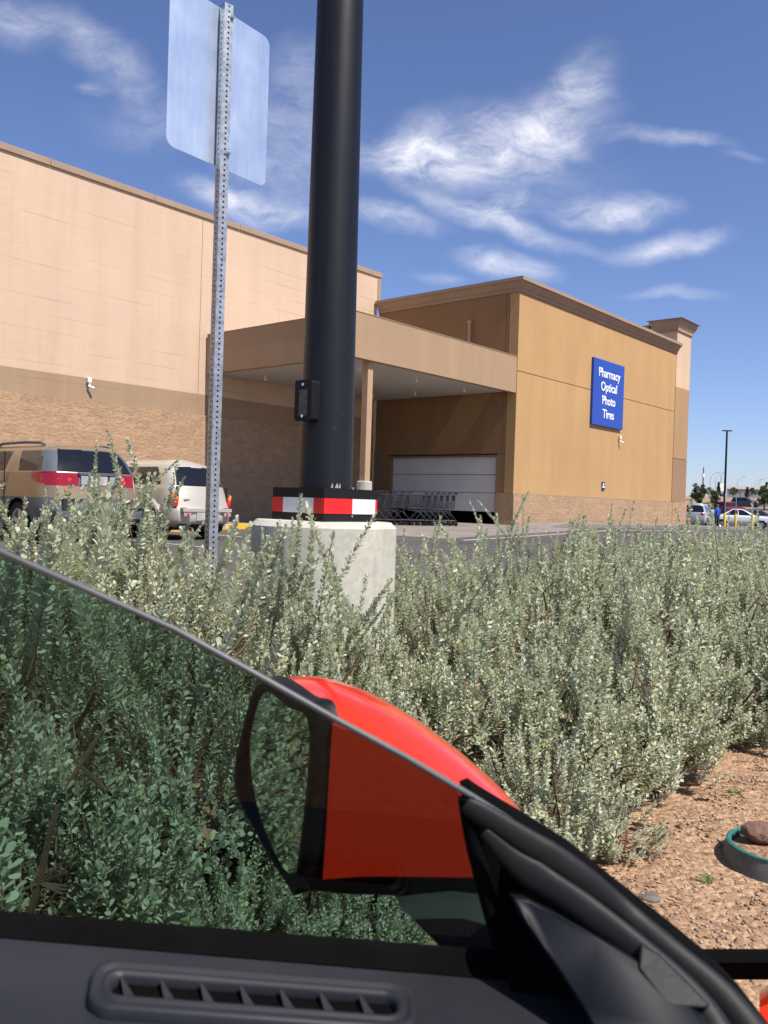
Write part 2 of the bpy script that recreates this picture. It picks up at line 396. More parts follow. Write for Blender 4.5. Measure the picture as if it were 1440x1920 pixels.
def patch(px, py, rx, ry, ang, amp):
    d = ray(px, py); c = (d.x / d.y, d.z / d.y)
    mp = T.n('ShaderNodeMapping', vector_type='TEXTURE')
    mp.inputs['Location'].default_value = (c[0], c[1], 0); mp.inputs['Rotation'].default_value = (0, 0, rad(ang))
    mp.inputs['Scale'].default_value = (rx / F, ry / F, 1); T.l(wv.outputs[0], mp.inputs[0])
    ln = T.n('ShaderNodeVectorMath', operation='LENGTH'); T.l(mp.outputs[0], ln.inputs[0])
    mr = T.n('ShaderNodeMapRange', interpolation_type='SMOOTHSTEP'); T.l(ln.outputs['Value'], mr.inputs['Value'])
    mr.inputs['From Min'].default_value = 1.25; mr.inputs['From Max'].default_value = .0
    mr.inputs['To Min'].default_value = 0; mr.inputs['To Max'].default_value = amp
    return mr.outputs['Result']
tot = None
for a in [(900, 268, 235, 72, 6, 1.0), (1060, 215, 110, 78, 30, .62), (1100, 140, 80, 60, 50, .42), (760, 290, 130, 54, -4, .62), (1250, 256, 130, 20, 0, .42), (490, 386, 170, 36, -12, .62),
          (735, 414, 105, 30, 0, .55), (930, 408, 215, 26, -15, .7), (960, 374, 80, 28, 0, .42), (945, 491, 105, 32, -6, .95), (1150, 388, 115, 34, 0, .9),
          (1250, 462, 120, 26, 4, .72), (1262, 550, 95, 15, -6, .36), (180, 92, 200, 50, -30, .42), (20, 40, 90, 50, -20, .42), (545, 270, 130, 150, 20, .38),
          (565, 115, 70, 70, 0, .3), (820, 521, 50, 13, 0, .26), (270, 220, 130, 60, 0, .22), (170, 158, 32, 13, 0, .34), (1390, 285, 50, 14, 0, .22), (430, 362, 120, 28, -18, .35), (940, 330, 260, 70, 0, .2)]:
    p_ = patch(*a); tot = p_ if tot is None else T.math('ADD', tot, p_)
st = T.n('ShaderNodeMapping'); st.inputs['Scale'].default_value = (13, 27, 1); st.inputs['Rotation'].default_value = (0, 0, rad(-8)); T.l(wv.outputs[0], st.inputs[0])
fib = T.n('ShaderNodeTexNoise'); fib.inputs['Scale'].default_value = 1.25; fib.inputs['Detail'].default_value = 13; fib.inputs['Roughness'].default_value = .68; fib.inputs['Distortion'].default_value = .35; T.l(st.outputs[0], fib.inputs['Vector'])
fr = T.n('ShaderNodeMapRange'); T.l(fib.outputs['Fac'], fr.inputs['Value']); fr.inputs['From Min'].default_value = .34; fr.inputs['From Max'].default_value = .70
dens = T.math('MULTIPLY', T.math('MINIMUM', tot, 1.15), T.math('ADD', T.math('MULTIPLY', fr.outputs['Result'], .88), .20))
fwd = T.n('ShaderNodeMapRange'); T.l(sp.outputs['Y'], fwd.inputs['Value']); fwd.inputs['From Min'].default_value = .05; fwd.inputs['From Max'].default_value = .2
dens = T.math('MULTIPLY', dens, fwd.outputs['Result'], True)
skc = T.mix(1.0, sky.outputs['Color'], (1.02, 1.0, 1.18), 'MULTIPLY')
gam = T.n('ShaderNodeHueSaturation'); gam.inputs['Saturation'].default_value = 1.0; gam.inputs['Value'].default_value = 1.0; T.l(skc, gam.inputs['Color'])
cloudc = T.mix(dens, gam.outputs['Color'], (7.7, 7.7, 8.5))
T.l(cloudc, bgn.inputs['Color']); w.cycles.sampling_method = 'MANUAL'; w.cycles.sample_map_resolution = 256
bgn.inputs['Strength'].default_value = .085
scene.view_settings.view_transform = 'Standard'; scene.view_settings.look = 'None'; scene.view_settings.gamma = 1
scene.view_settings.exposure = .6
scene.cycles.max_bounces = 8; scene.cycles.transparent_max_bounces = 24; scene.cycles.transmission_bounces = 6

# ------------------------------------------------------------------ ground sheets
def sheet(name, mat, xs, ys, dz, frame='xy', extra=None):
    mb = MB(); nx, ny = len(xs), len(ys)
    for b in ys:
        for a in xs:
            if frame == 'xy': p = Vector((a, b, 0))
            else: p = QR(b, a)
            z = gz(p.x, p.y) + dz + (extra(p) if extra else 0)
            mb.v.append(Vector((p.x, p.y, z)))
    for j in range(ny - 1):
        for i in range(nx - 1):
            mb.f.append([j * nx + i, j * nx + i + 1, (j + 1) * nx + i + 1, (j + 1) * nx + i]); mb.m.append(0)
    return tag(mb.build(name, mat, None, True, angle=180), kind='structure')
def fr_(a, b, st):
    n = max(1, int(round((b - a) / st))); return [a + (b - a) * i / n for i in range(n + 1)]
sheet('ground', M['far_dirt'], fr_(-500, -60, 60) + fr_(-50, 120, 5) + fr_(140, 900, 60), fr_(-30, 60, 5) + fr_(70, 300, 10) + fr_(340, 1500, 80), -.03, 'xy', lambda p: -.22 if p.y < 45 else 0)
# paved lot: beyond the planting bed (rows along the bed, r; columns across, q)
sheet('parking_lot', M['asphalt'], fr_(-60, 40, 1.0) + fr_(42, 130, 4), fr_(4.75, 24, 1.2) + fr_(26, 70, 4), 0, 'qr')
rnd = random.Random(5)
def lump(p):
    return .012 * math.sin(p.x * 5.1 + p.y * 2.3) * math.sin(p.y * 6.7 - p.x) + .009 * math.sin(p.x * 13 + 1) * math.sin(p.y * 11)
sheet('planting_bed', M['dirt'], fr_(-9, 16, .16) + fr_(17, 60, 1), fr_(-3.2, 4.45, .15), 0, 'qr', lump)

def strip(mb, q0, q1, r0, r1, z0, z1, step=2.0, mi=0, ramp=0):
    rs = fr_(r0, r1, step); rings = []; zz = z1
    if ramp: rs = [r0 - ramp] + rs
    for r in rs:
        ring = []; z1 = .01 if ramp and r == rs[0] else zz
        for q, z in ((q0, z0), (q0, z1), (q1, z1), (q1, z0)):
            p = QR(q, r); g = QR((q0 + q1) / 2, r); p.z = gz(g.x, g.y) + z; ring.append(p)
        rings.append(ring)
    return mb.loft(rings, True, True, mi)
tag(strip(MB(), 4.45, 4.75, -30, 60, -.25, .12).build('bed_kerb', M['walk'], None, bevel=.015), kind='structure')
# pavement along the long wall with a yellow kerb face, apron under the canopy
tag(strip(MB(), 17.36, 20.18, -25, 15.0, -.1, .13).build('pavement', M['walk'], None), kind='structure')
tag(strip(MB(), 17.2, 17.36, -25, 15.0, -.1, .134).build('yellow_kerb', M['yellow'], None, bevel=.012), kind='structure')
tag(strip(MB(), 11.6, 17.2, 15.6, 23.15, -.1, .006, 1.0).build('concrete_apron', M['walk'], None), kind='structure')
tag(strip(MB(), 13.1, 14.22, 24.2, 42, -.1, .13, ramp=1.2).build('pavement', M['walk'], None, bevel=.012), kind='structure')
lines = MB()
for r in (1.2, 4.2, 7.0, 9.2, 12.2):
    strip(lines, 12.0, 17.1, r - .05, r + .05, -.02, .008, .1)
strip(lines, 10.9, 11.0, 15.5, 30, -.02, .008, 1)
for r in (62, 65, 68, 71, 74): strip(lines, 12, 17, r - .05, r + .05, -.02, .01, .1)
tag(lines.build('parking_lines', M['white_line'], None), kind='structure')
# ------------------------------------------------------------------ the store
O = P(968, 750, 27.0); O.z = 0
RZB = rad(49.4)
def onC(px, py, off=0.0):        # point of the sign wall plane -> (local x, z)
    r = ray(px, py); n = V; t = ((O - CAM).dot(n) - off) / r.dot(n); p = CAM + r * t
    return (p - O).dot(U), p.z
def onB(px, py):                 # garage wall plane -> (local y, z)
    r = ray(px, py); t = (O - CAM).dot(U) / r.dot(U); p = CAM + r * t
    return (p - O).dot(V), p.z
YB = onB(706, 700)[0]
def onA(px, py):
    r = ray(px, py); o2 = O + V * YB; t = (o2 - CAM).dot(V) / r.dot(V); p = CAM + r * t
    return (p - o2).dot(U), p.z
def loc2w(x, y, z): return O + U * x + V * y + Vector((0, 0, z))
store = thing('store_building', O, 'big box store with cream block wall, covered canopy and ochre side wall', 'building', rz=RZB)
def sb(mb, name, mat, **k):
    return mb.build(name, mat, k.pop('parent', store), **k)
XL = -34.0
ztopC0 = .5 * (onC(980, 524)[1] + onC(1276, 648)[1]) + .02
zt = .5 * (onA(0, 276)[1] + onA(700, 519)[1]); zb = onA(200, 714)[1]; zs = onA(200, 757)[1]; zc = zt + .13
# long wall (front face at local y = YB)
CJ = onA(378, 500)[0]; XR = onA(708, 540)[0]
w1 = MB(); w1.bx(XL, CJ - .008, YB, YB + .4, zb, zt); w1.bx(CJ + .008, XR, YB, YB + .4, zb, zt); w1.bx(CJ - .008, CJ + .008, YB + .02, YB + .4, zb, zt)
sb(w1, 'wall', M['block_cream'])
w2 = MB().bx(XL, XR, YB, YB + .4, zs, zb); sb(w2, 'wall', M['block_band'])
w3 = MB().bx(XL, XR, YB - .035, YB + .4, -.3, zs); sb(w3, 'wall', M['split'])
cp = MB()
x = XL
while x < XR + .1:
    cp.bx(x + .004, min(x + 3.05, XR + .2) - .004, YB - .05, YB + .45, zt, zt + .17); x += 3.05
sb(cp, 'parapet_cap', M['cornice'], bevel=.01)
sb(MB().bx(XR, XR + .17, YB - .02, YB + .3, ztopC0, zt), 'corner_trim', M['cornice'])
sb(MB().bx(XR - .5, XR - .1, YB + .4, YB + 12, 0, zt), 'wall', M['block_cream'])
sb(MB().bx(XL, XR - .5, YB + .4, YB + 12, zt - .9, zt - .7), 'roof', M['cornice'])
# garage wall (local plane x = 0) and sign wall (local plane y = 0)
xE = onC(1264, 780)[0]; xP = onC(1290, 780, .0)[0]
zcor = .5 * (onC(985, 549)[1] + onC(1268, 664)[1]); ztopC = .5 * (onC(980, 524)[1] + onC(1276, 648)[1])
zbase = .5 * (onC(966, 922)[1] + onC(1260, 942)[1]); zj = .5 * (onC(972, 696)[1] + onC(1264, 771)[1])
dy0, dz1 = onB(933, 853); dy1 = onB(731, 854)[0]
print('store', YB, zt, zb, zs, xE, xP, zcor, ztopC, zbase, zj, dy0, dy1, dz1, CJ)
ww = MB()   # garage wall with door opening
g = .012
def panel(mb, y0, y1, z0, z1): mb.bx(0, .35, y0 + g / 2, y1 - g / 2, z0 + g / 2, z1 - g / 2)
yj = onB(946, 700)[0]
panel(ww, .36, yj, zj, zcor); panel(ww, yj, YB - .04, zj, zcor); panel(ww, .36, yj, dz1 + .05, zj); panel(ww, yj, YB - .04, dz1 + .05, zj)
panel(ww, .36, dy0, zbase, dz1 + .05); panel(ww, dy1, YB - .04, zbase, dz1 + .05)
sb(ww, 'wall', M['shade_brown_stucco'])
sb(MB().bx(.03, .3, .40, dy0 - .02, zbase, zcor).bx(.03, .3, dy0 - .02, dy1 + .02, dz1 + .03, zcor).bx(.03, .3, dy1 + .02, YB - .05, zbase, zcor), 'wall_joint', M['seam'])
wc = MB()
wc.bx(0, xE, 0, .35, zbase, zj - .012); wc.bx(0, xE, 0, .35, zj + .012, zcor)
sb(wc, 'wall', M['stucco'])
sb(MB().bx(.05, xE, .03, .33, zj - .012, zj + .012), 'wall_joint', M['seam'])
bs = MB(); bs.bx(-.06, xE, -.06, .30, -.3, zbase - .035); bs.bx(-.06, .25, .30, dy0 - .004, -.3, zbase - .035); bs.bx(-.06, .25, dy1 + .004, YB - .045, -.3, zbase - .035)
sb(bs, 'wall', M['split'])
sb(MB().bx(-.01, xE, -.01, .32, zbase - .035, zbase - .001).bx(-.01, .3, .32, dy0 - .004, zbase - .035, zbase - .001), 'base_flashing', M['cornice'])
# stepped cornice, wraps the corner
def cornice(x0, x1, y0, y1, z0, steps, ins):
    rings = []
    for out, z in steps:
        rings.append([Vector((x0 - out, y0 - out, z)), Vector((x1, y0 - out, z)), Vector((x1, y1, z)), Vector((x0 - out, y1, z))])
    return rings
hz = ztopC - zcor
steps = [(0, zcor), (.05, zcor), (.05, zcor + hz * .22), (.11, zcor + hz * .30), (.11, zcor + hz * .42), (.20, zcor + hz * .66), (.20, zcor + hz * .72), (.26, zcor + hz * .74), (.26, ztopC), (-.12, ztopC + .015)]
sb(MB().loft(cornice(0, xE + .04, 0, YB - .05, 0, steps, 0)), 'cornice', M['cornice'])
sb(MB().bx(.4, xE, .4, YB, zcor - .5, zcor - .35), 'roof', M['cornice'])
# garage door: four panels, raised a little off the ground
zg = .55
dbot = onB(932, 961)[1]
dd = MB(); zp = [dz1, onB(830, 889.5)[1], onB(830, 922.5)[1], dbot]
for a, b in zip(zp, zp[1:]):
    dd.bx(.16, .20, dy0 + .01, dy1 - .01, b + .012, a - .004)
gd = sb(dd, 'garage_door', M['door_white'], bevel=.006)
hd = MB()
for z in zp[1:-1]: hd.bx(.165, .19, dy0 + .01, dy1 - .01, z - .003, z + .011)
sb(hd, 'panel_joint', M['dark_inside'], parent=gd)
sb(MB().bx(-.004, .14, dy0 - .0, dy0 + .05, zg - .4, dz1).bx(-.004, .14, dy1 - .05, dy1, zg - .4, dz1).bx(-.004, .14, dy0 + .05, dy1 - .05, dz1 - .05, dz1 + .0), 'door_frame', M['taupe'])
rm = MB(); rm.bx(2.6, 2.7, dy0 - .5, dy1 + .2, 0, 3.2); rm.bx(.36, 2.6, dy0 - .6, dy0 - .5, 0, 3.2); rm.bx(.36, 2.6, dy1 + .2, dy1 + .3, 0, 3.2); rm.bx(.36, 2.6, dy0 - .5, dy1 + .2, 3.2, 3.3)
sb(rm, 'inner_wall', M['dark_inside'])
sb(MB().bx(.02, 2.6, dy0, dy1, .3, .6), 'floor_slab', M['dark_inside'])
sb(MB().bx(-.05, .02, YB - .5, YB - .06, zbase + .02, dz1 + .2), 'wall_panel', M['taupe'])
# end pilaster of the front facade
zp0 = onC(1280, 729)[1]; zp1 = onC(1280, 862)[1]; ztp = onC(1283, 627)[1]
sb(MB().bx(xE, xP, -.02, 1.0, zbase, zp1 - .012), 'pilaster', M['pil_low'])
sb(MB().bx(xE, xP, -.02, 1.0, zp1 + .012, zp0), 'pilaster', M['pil_tan'])
sb(MB().bx(xE, xP, -.02, 1.0, zp0, ztp), 'pilaster', M['pil_cream'])
sb(MB().bx(xE + .02, xP - .02, .0, .9, zp1 - .012, zp1 + .012), 'wall_joint', M['seam'])
sb(MB().bx(xE, xP + .05, -.075, .98, -.3, zbase - .02), 'pilaster', M['split'])
zt2 = onC(1288, 607)[1]; cx0, cx1 = xE - .02, xP
pr = []
for out, z in [(0, ztp), (.06, ztp + .02), (.06, ztp + .14), (.20, ztp + .40), (.20, ztp + .50), (.30, ztp + .52), (.30, zt2), (.1, zt2 + .02)]:
    pr.append([Vector((cx0 - out, -.02 - out, z)), Vector((cx1 + out, -.02 - out, z)), Vector((cx1 + out, 1.0 + out, z)), Vector((cx0 - out, 1.0 + out, z))])
sb(MB().loft(pr), 'pilaster_cap', M['cornice'])
sb(MB().bx(xE + .1, xE + .45, 1.0, 9, zcor - .6, ztp + .25), 'parapet_return', M['white_paint'])
sb(MB().bx(xE + .05, xE + .5, 1.31, 9, ztp + .25, ztp + .42), 'parapet_cap', M['cornice'])
# front facade going back from the pilaster
sb(MB().bx(xP - .5, xP - .2, 1.0, 40, zbase, ztp - .4), 'wall', M['pil_tan'])
# canopy
cxl = onA(386, 660)[0]; czt = .5 * (onA(388, 628)[1] + onC(966, 668)[1]); czb = .5 * (onA(388, 700)[1] + onC(966, 737)[1])
print('canopy', cxl, czt, czb)
yc0 = .02
can = MB(); th = .18
can.bx(cxl, -.003, yc0, yc0 + th, czb, czt); can.bx(cxl, cxl + th, yc0 + th, YB - .052, czb, czt)
can = sb(can, 'canopy', M['fascia'])
sb(MB().bx(cxl + th, -.065, yc0 + th, YB - .04, czb + .05, czb + .12), 'soffit', M['soffit'], parent=can)
sb(MB().bx(cxl + th, -.065, yc0 + th, YB - .04, czt - .25, czt - .15), 'canopy_roof', M['cornice'], parent=can)
tr = MB(); tr.bx(cxl - .012, -.003, yc0 - .012, yc0 + .2, czt, czt + .02); tr.bx(cxl - .012, cxl + .2, yc0 + .2, YB - .06, czt, czt + .02)
sb(tr, 'metal_edge', M['cornice'], parent=can)
for fx, fy in ((.15, .12), (.15, .5), (.15, .86), (.5, .12), (.5, .5), (.5, .86), (.84, .12), (.84, .5), (.84, .86)):
    c = (cxl + .3 + (-cxl - .6) * fx, .4 + (YB - .8) * fy, 0)
    sb(MB().lathe([(.03, czb + .05), (.03, czb + .02), (.018, czb + .01), (.018, czb - .05), (.05, czb - .055), (.03, czb - .09)], c, 10), 'sprinkler_head', M['white_paint'], parent=can)
# column with concrete foot, near the outer corner
cpnt = on_z(686, 985, .52); cdep = 22.0
cpnt = P(686.5, 800, cdep); lx, ly = (cpnt - O).dot(U), (cpnt - O).dot(V)
cs = .10; zf = P(681, 902, cdep).z
clm = sb(MB().bx(lx - cs, lx + cs, ly - cs, ly + cs, zf - .02, czb + .07), 'column', M['tan_steel'], bevel=.012)
sb(MB().lathe([(.20, .2), (.20, zf - .02), (.18, zf)], (lx, ly, 0), 20), 'column_foot', M['concrete'], parent=clm, smooth=True)
print('column', lx, ly, zf)
# vent pipe rising behind the canopy fascia
vy, vz = onB(884.5, 603)
sb(MB().tube([(-.12, vy, czt - .2), (-.12, vy, vz - .05)], .05, 12).lathe([(.075, vz - .08), (.08, vz), (.03, vz + .02)], (-.12, vy, 0), 12), 'vent_pipe', M['tan_steel'], smooth=True)

# blue department sign
sx0, sz1 = onC(1112, 735, .1); sx1, sz0 = onC(1168, 806, .1)
sx1 = onC(1169.5, 745, .1)[0]
szt = .5 * (onC(1113, 669, .1)[1] + onC(1171, 687, .1)[1]); szb = .5 * (onC(1109, 795, .1)[1] + onC(1167, 806, .1)[1])
print('sign', sx0, sx1, szb, szt)
sgn = thing('department_sign', loc2w((sx0 + sx1) / 2, 0, szb), 'large blue sign with white words on the ochre side wall', 'sign', rz=RZB)
hw = (sx1 - sx0) / 2; hh = szt - szb
MB().bx(-hw, hw, -.1, -.004, 0, hh).build('sign_box', M['blue_sign'], sgn, bevel=.012)
def words(txt, size, x, y, z, mat, parent, name='lettering', sx=1.0, bold=.0, ext=.006):
    cu = bpy.data.curves.new(name, 'FONT'); cu.body = txt; cu.size = size; cu.align_x = 'CENTER'; cu.align_y = 'CENTER'; cu.extrude = ext; cu.offset = bold
    ob = bpy.data.objects.new('tmp', cu); COL.objects.link(ob)
    bpy.context.view_layer.update(); dg = bpy.context.evaluated_depsgraph_get()
    me = bpy.data.meshes.new_from_object(ob.evaluated_get(dg)); bpy.data.objects.remove(ob)
    me.name = name; me.materials.clear(); me.materials.append(mat)
    o = bpy.data.objects.new(name, me); COL.objects.link(o); o.parent = parent
    o.matrix_local = Matrix.Translation((x, y, z)) @ Matrix.Rotation(rad(90), 4, 'X') @ Matrix.Diagonal((sx, 1, 1, 1))
    return o
for i, t in enumerate(('Pharmacy', 'Optical', 'Photo', 'Tires')):
    words(t, hh * .19, 0, -.106, hh * (.80 - .205 * i), M['letter_white'], sgn, sx=.98, bold=.004)
qx, qz = onC(1131.5, 911.5, .03)
ss = thing('notice_sign', loc2w(qx, 0, qz), 'tiny navy notice low on the ochre wall below the big sign', 'sign', rz=RZB)
MB().bx(-.115, .115, -.03, -.003, -.155, .155).build('sign_plate', M['navy'], ss)
MB().lathe([(.05, 0), (.05, .004)], (0, 0, 0), 16).build('emblem', M['letter_white'], ss).matrix_local = Matrix.Translation((0, -.031, .06)) @ Matrix.Rotation(rad(90), 4, 'X')
MB().bx(-.1, .1, -.034, -.031, -.055, -.01).build('lettering', M['letter_white'], ss)

def wall_camera(x, z, y, label, s=.62):
    t = thing('security_camera', loc2w(x, y, z), label, 'camera', 'white security cameras on the walls', RZB)
    MB().bx(-.09 * s, .09 * s, -.16 * s, -.004, .02, .24 * s).build('mount_box', M['white_paint'], t, bevel=.012)
    MB().tube([(0, -.1 * s, .03), (0, -.15 * s, -.06)], .025 * s, 8).build('bracket', M['white_paint'], t, smooth=True)
    d = Vector((.75, -.55, -.38)).normalized(); a = Vector((0, -.13 * s, -.08))
    b_ = MB().tube([a - d * .07 * s, a - d * .05 * s, a + d * .2 * s, a + d * .22 * s], [.03 * s, .05 * s, .05 * s, .045 * s], 12).build('camera_body', M['white_paint'], t, smooth=True)
    MB().tube([a + d * .222 * s, a + d * .235 * s], .037 * s, 12).build('lens', M['dark_inside'], b_)
x, z = onA(165, 719); wall_camera(x, z, YB, 'white security camera on the cream and tan block wall above the parked cars')
x, z = onC(1160, 824); wall_camera(x, z, 0, 'white security camera on the ochre wall just under the blue sign')
# ------------------------------------------------------------------ big lamp pole on its concrete foot
pc = P(609, 940, 4.72); pz = gz(pc.x, pc.y)
pole = thing('light_pole', (pc.x, pc.y, pz), 'thick black lamp pole rising from a round concrete foot in the hedge', 'lamp pole')
def rel(z): return z - pz
ztop = P(611, 980, 4.33).z
MB().lathe([(.405, -.4), (.405, rel(ztop) - .03), (.375, rel(ztop)), (0.05, rel(ztop) + .003)], (0, 0, 0), 48, cap=False).build('concrete_foot', M['concrete'], pole, smooth=True, angle=25)
zc1 = P(608, 915, 4.45).z; zk0 = ztop + .002
ang = rad(49.4 - 2)
Rk = Matrix.Rotation(ang, 3, 'Z'); hs = .205
col_mb = MB(); 
def sq(mb, h, z0, z1, t=.006, mi=0):
    for k in range(4):
        R = Matrix.Rotation(ang + k * math.pi / 2, 3, 'Z')
        mb.box(R @ Vector((h - t / 2 + .0007 * (k % 2), 0, 0)) + Vector((0, 0, (z0 + z1) / 2)), (t, 2 * h - (2 * t + .002 if k % 2 else 0), z1 - z0), R, mi)
sq(col_mb, hs, rel(zk0), rel(zc1)); col_mb.box((0, 0, rel(zc1) - .012), (2 * hs - .02, 2 * hs - .02, .004), Rk)
collar = col_mb.build('collar', M['black_flat'], pole)
zt0, zt1 = rel(P(608, 963, 4.45).z), rel(P(608, 934, 4.45).z)
def tape(axis_k, segs):
    # face k of the collar; segs in fractions along the face
    R = Matrix.Rotation(ang + axis_k * math.pi / 2, 3, 'Z'); out = {}
    for a, b, m in segs:
        y0, y1 = (-hs + 2 * hs * a), (-hs + 2 * hs * b)
        mb = MB(); mb.box(R @ Vector((hs + .0035, (y0 + y1) / 2, 0)) + Vector((0, 0, (zt0 + zt1) / 2)), (.003, y1 - y0 - .0006, zt1 - zt0), R)
        mb.build('reflective_strip', M[m], collar)
# k=3 -> facing -V side (right, sunlit); k=2 -> facing -U side (left)
tape(3, [(.0, .52, 'tape_red'), (.52, .96, 'tape_white'), (.96, 1.0, 'tape_red')])
tape(2, [(.0, .17, 'tape_red'), (.17, .77, 'tape_white'), (.77, 1.0, 'tape_red')][::1] if False else [(.83, 1.0, 'tape_red'), (.23, .83, 'tape_white'), (.0, .23, 'tape_red')])
tape(0, [(.0, .5, 'tape_red'), (.5, 1.0, 'tape_white')]); tape(1, [(.0, .5, 'tape_white'), (.5, 1.0, 'tape_red')])
r3 = Matrix.Rotation(ang + 3 * math.pi / 2, 3, 'Z')
for yy_, zz_ in ((.52, zt0 - .012), (.02 + .5, rel(zc1) + .004)):
    MB().tube([r3 @ Vector((hs - .01, -hs + 2 * hs * yy_, zz_)), r3 @ Vector((hs + .007, -hs + 2 * hs * yy_, zz_))], .006, 8).build('rivet', M['zinc'], collar)
pr_ = [(.152, rel(zk0)), (.150, rel(zc1)), (.128, rel(4.05)), (.095, rel(10.0)), (.06, rel(10.05))]
MB().lathe(pr_, (0, 0, 0), 48).build('pole', M['black_metal'], pole, smooth=True, angle=30)
for s_ in (-1, 1):
    a = U * s_
    hd_ = MB().tube([Vector((0, 0, rel(9.9))) + a * .09, Vector((0, 0, rel(9.95))) + a * .5], .04, 10).build('arm', M['black_metal'], pole)
    MB().box(Vector((0, 0, rel(9.95))) + a * .85, (.75, .4, .12), Matrix.Rotation(rad(49.4), 3, 'Z')).build('lamp_head', M['black_metal'], pole, bevel=.02)
# hand-hole cover box on the pole
hbp = P(583, 752, 4.58); d_ = Vector((hbp.x - pc.x, hbp.y - pc.y, 0)).normalized(); d_ = (d_ * .35 - U * .65).normalized()
R_ = Matrix((d_, ZAX.cross(d_), ZAX)).transposed()
hc = d_ * .155 + Vector((0, 0, rel(hbp.z)))
def rrect(w, h, r, n=5):
    out = []
    for cx_, cy_, a0 in ((w - r, h - r, 0), (-w + r, h - r, 90), (-w + r, -h + r, 180), (w - r, -h + r, 270)):
        for k in range(n + 1):
            a = rad(a0 + 90 * k / n); out.append((cx_ + r * math.cos(a), cy_ + r * math.sin(a)))
    return out
def rbox(mb, c, R, w, h, d0, d1, r, inset=.004, mi=0):
    rings = []
    for dd_, k in ((d0, 0), (d1 - inset, 0), (d1, inset)):
        rings.append([c + R @ Vector((dd_, y, z)) for y, z in rrect(w - k, h - k, r)])
    return mb.loft(rings, True, True, mi)
hb = rbox(MB(), hc, R_, .060, .108, -.06, .042, .016).build('hand_hole_box', M['black_flat'], pole)
rbox(MB(), hc, R_, .063, .111, .0421, .047, .016, .001).build('cover_plate', M['black_flat'], hb)
MB().box(hc + R_ @ Vector((.0478, .0, -.012)), (.0012, .058, .140), R_).build('label_plate', pm('worn_brown_label', (.07, .055, .042), .5, .5, 40), hb)
for z_ in (.085, -.085):
    MB().tube([hc + R_ @ Vector((.044, 0, z_)), hc + R_ @ Vector((.053, 0, z_))], .008, 10).build('screw', M['chrome'], hb)
sm = MB()
for k, (a_, w_) in enumerate(((-72, .012), (-62, .02), (-55, .014))):
    aa = rad(a_); rr = .1508
    sm.add([Vector((rr * math.cos(aa - w_ / .3), rr * math.sin(aa - w_ / .3), rel(zc1) + .004)), Vector((rr * math.cos(aa + w_ / .3), rr * math.sin(aa + w_ / .3), rel(zc1) + .004)),
            Vector((rr * math.cos(aa + w_ / .5), rr * math.sin(aa + w_ / .5), rel(zc1) + .03)), Vector((rr * math.cos(aa), rr * math.sin(aa), rel(zc1) + .026))], [(0, 1, 2, 3)])
sm.build('paint_scuff', M['white_line'], pole)

# ------------------------------------------------------------------ perforated sign post with the back of a sign
sp_ = P(405, 700, 4.12); sz_ = gz(sp_.x, sp_.y)
post = thing('sign_post', (sp_.x, sp_.y, sz_), 'galvanised perforated square post holding a blank backed metal sign', 'sign post')
ptop = P(434, 16, 4.12).z - sz_
pa = rad(40)            # turn of the square tube: an edge towards the viewer
def holed_face(mb, hw_, L, pitch, hr, org, ax, ay, n=8):
    nc = int(L / pitch); a0 = L - nc * pitch
    mb.add([org + ax * (-hw_), org + ax * hw_, org + ax * hw_ + ay * a0, org + ax * (-hw_) + ay * a0], [(0, 1, 2, 3)])
    for k in range(nc):
        zc_ = a0 + pitch * (k + .5); sqr = []; cir = []
        for j in range(n):
            an = 2 * math.pi * j / n; c_, s__ = math.cos(an), math.sin(an); m = max(abs(c_), abs(s__))
            sqr.append(org + ax * (c_ / m * hw_) + ay * (zc_ + s__ / m * pitch / 2)); cir.append(org + ax * (c_ * hr) + ay * (zc_ + s__ * hr))
        mb.add(sqr + cir, [(j, (j + 1) % n, n + (j + 1) % n, n + j) for j in range(n)])
pm_ = MB(); hwp = .0235
for k in range(4):
    an = pa + k * math.pi / 2; nrm = Vector((math.cos(an), math.sin(an), 0)); ax = Vector((-nrm.y, nrm.x, 0))
    holed_face(pm_, hwp, ptop + .3, .0254, .0056, nrm * hwp + Vector((0, 0, -.3)), ax, ZAX)
    nrm2 = nrm * (hwp - .0022)
    holed_face(pm_, hwp - .0022, ptop + .3, .0254, .0056, nrm2 + Vector((0, 0, -.3)), ax, ZAX)
pm_.build('post', M['galv'], post)
# plate: its back faces the viewer, tied to the far face of the post
pdir = Vector((math.sin(rad(37.5)), math.cos(rad(37.5)), 0)); pn = Vector((pdir.y, -pdir.x, 0))    # pn points to the viewer side
pz0 = (P(340, 281, 3.87).z + P(490, 345, 4.42).z) / 2 - sz_ - .0; Hs = .765
poly = rrect(.318, Hs / 2, .045, 6)
pcn = -pn * (hwp * 1.12 + .008) + pdir * .008 + Vector((0, 0, pz0 + Hs / 2))
front = [pcn + pdir * a + ZAX * b for a, b in poly]
MB().prism(front, -pn * .0025).build('sign_plate', M['alu'], post)
for z_ in (pz0 + .055 + .0, pz0 + Hs - .055):
    bmb = MB(); c_ = pn * (hwp * 1.25) + Vector((0, 0, z_)) + pdir * .012
    bmb.tube([c_ - pn * .02, c_ + pn * .012], .0065, 6); bmb.tube([c_ + pn * .0, c_ + pn * .006], .012, 6)
    bmb.build('bolt', M['zinc'], post)
bl = MB(); an0 = pa
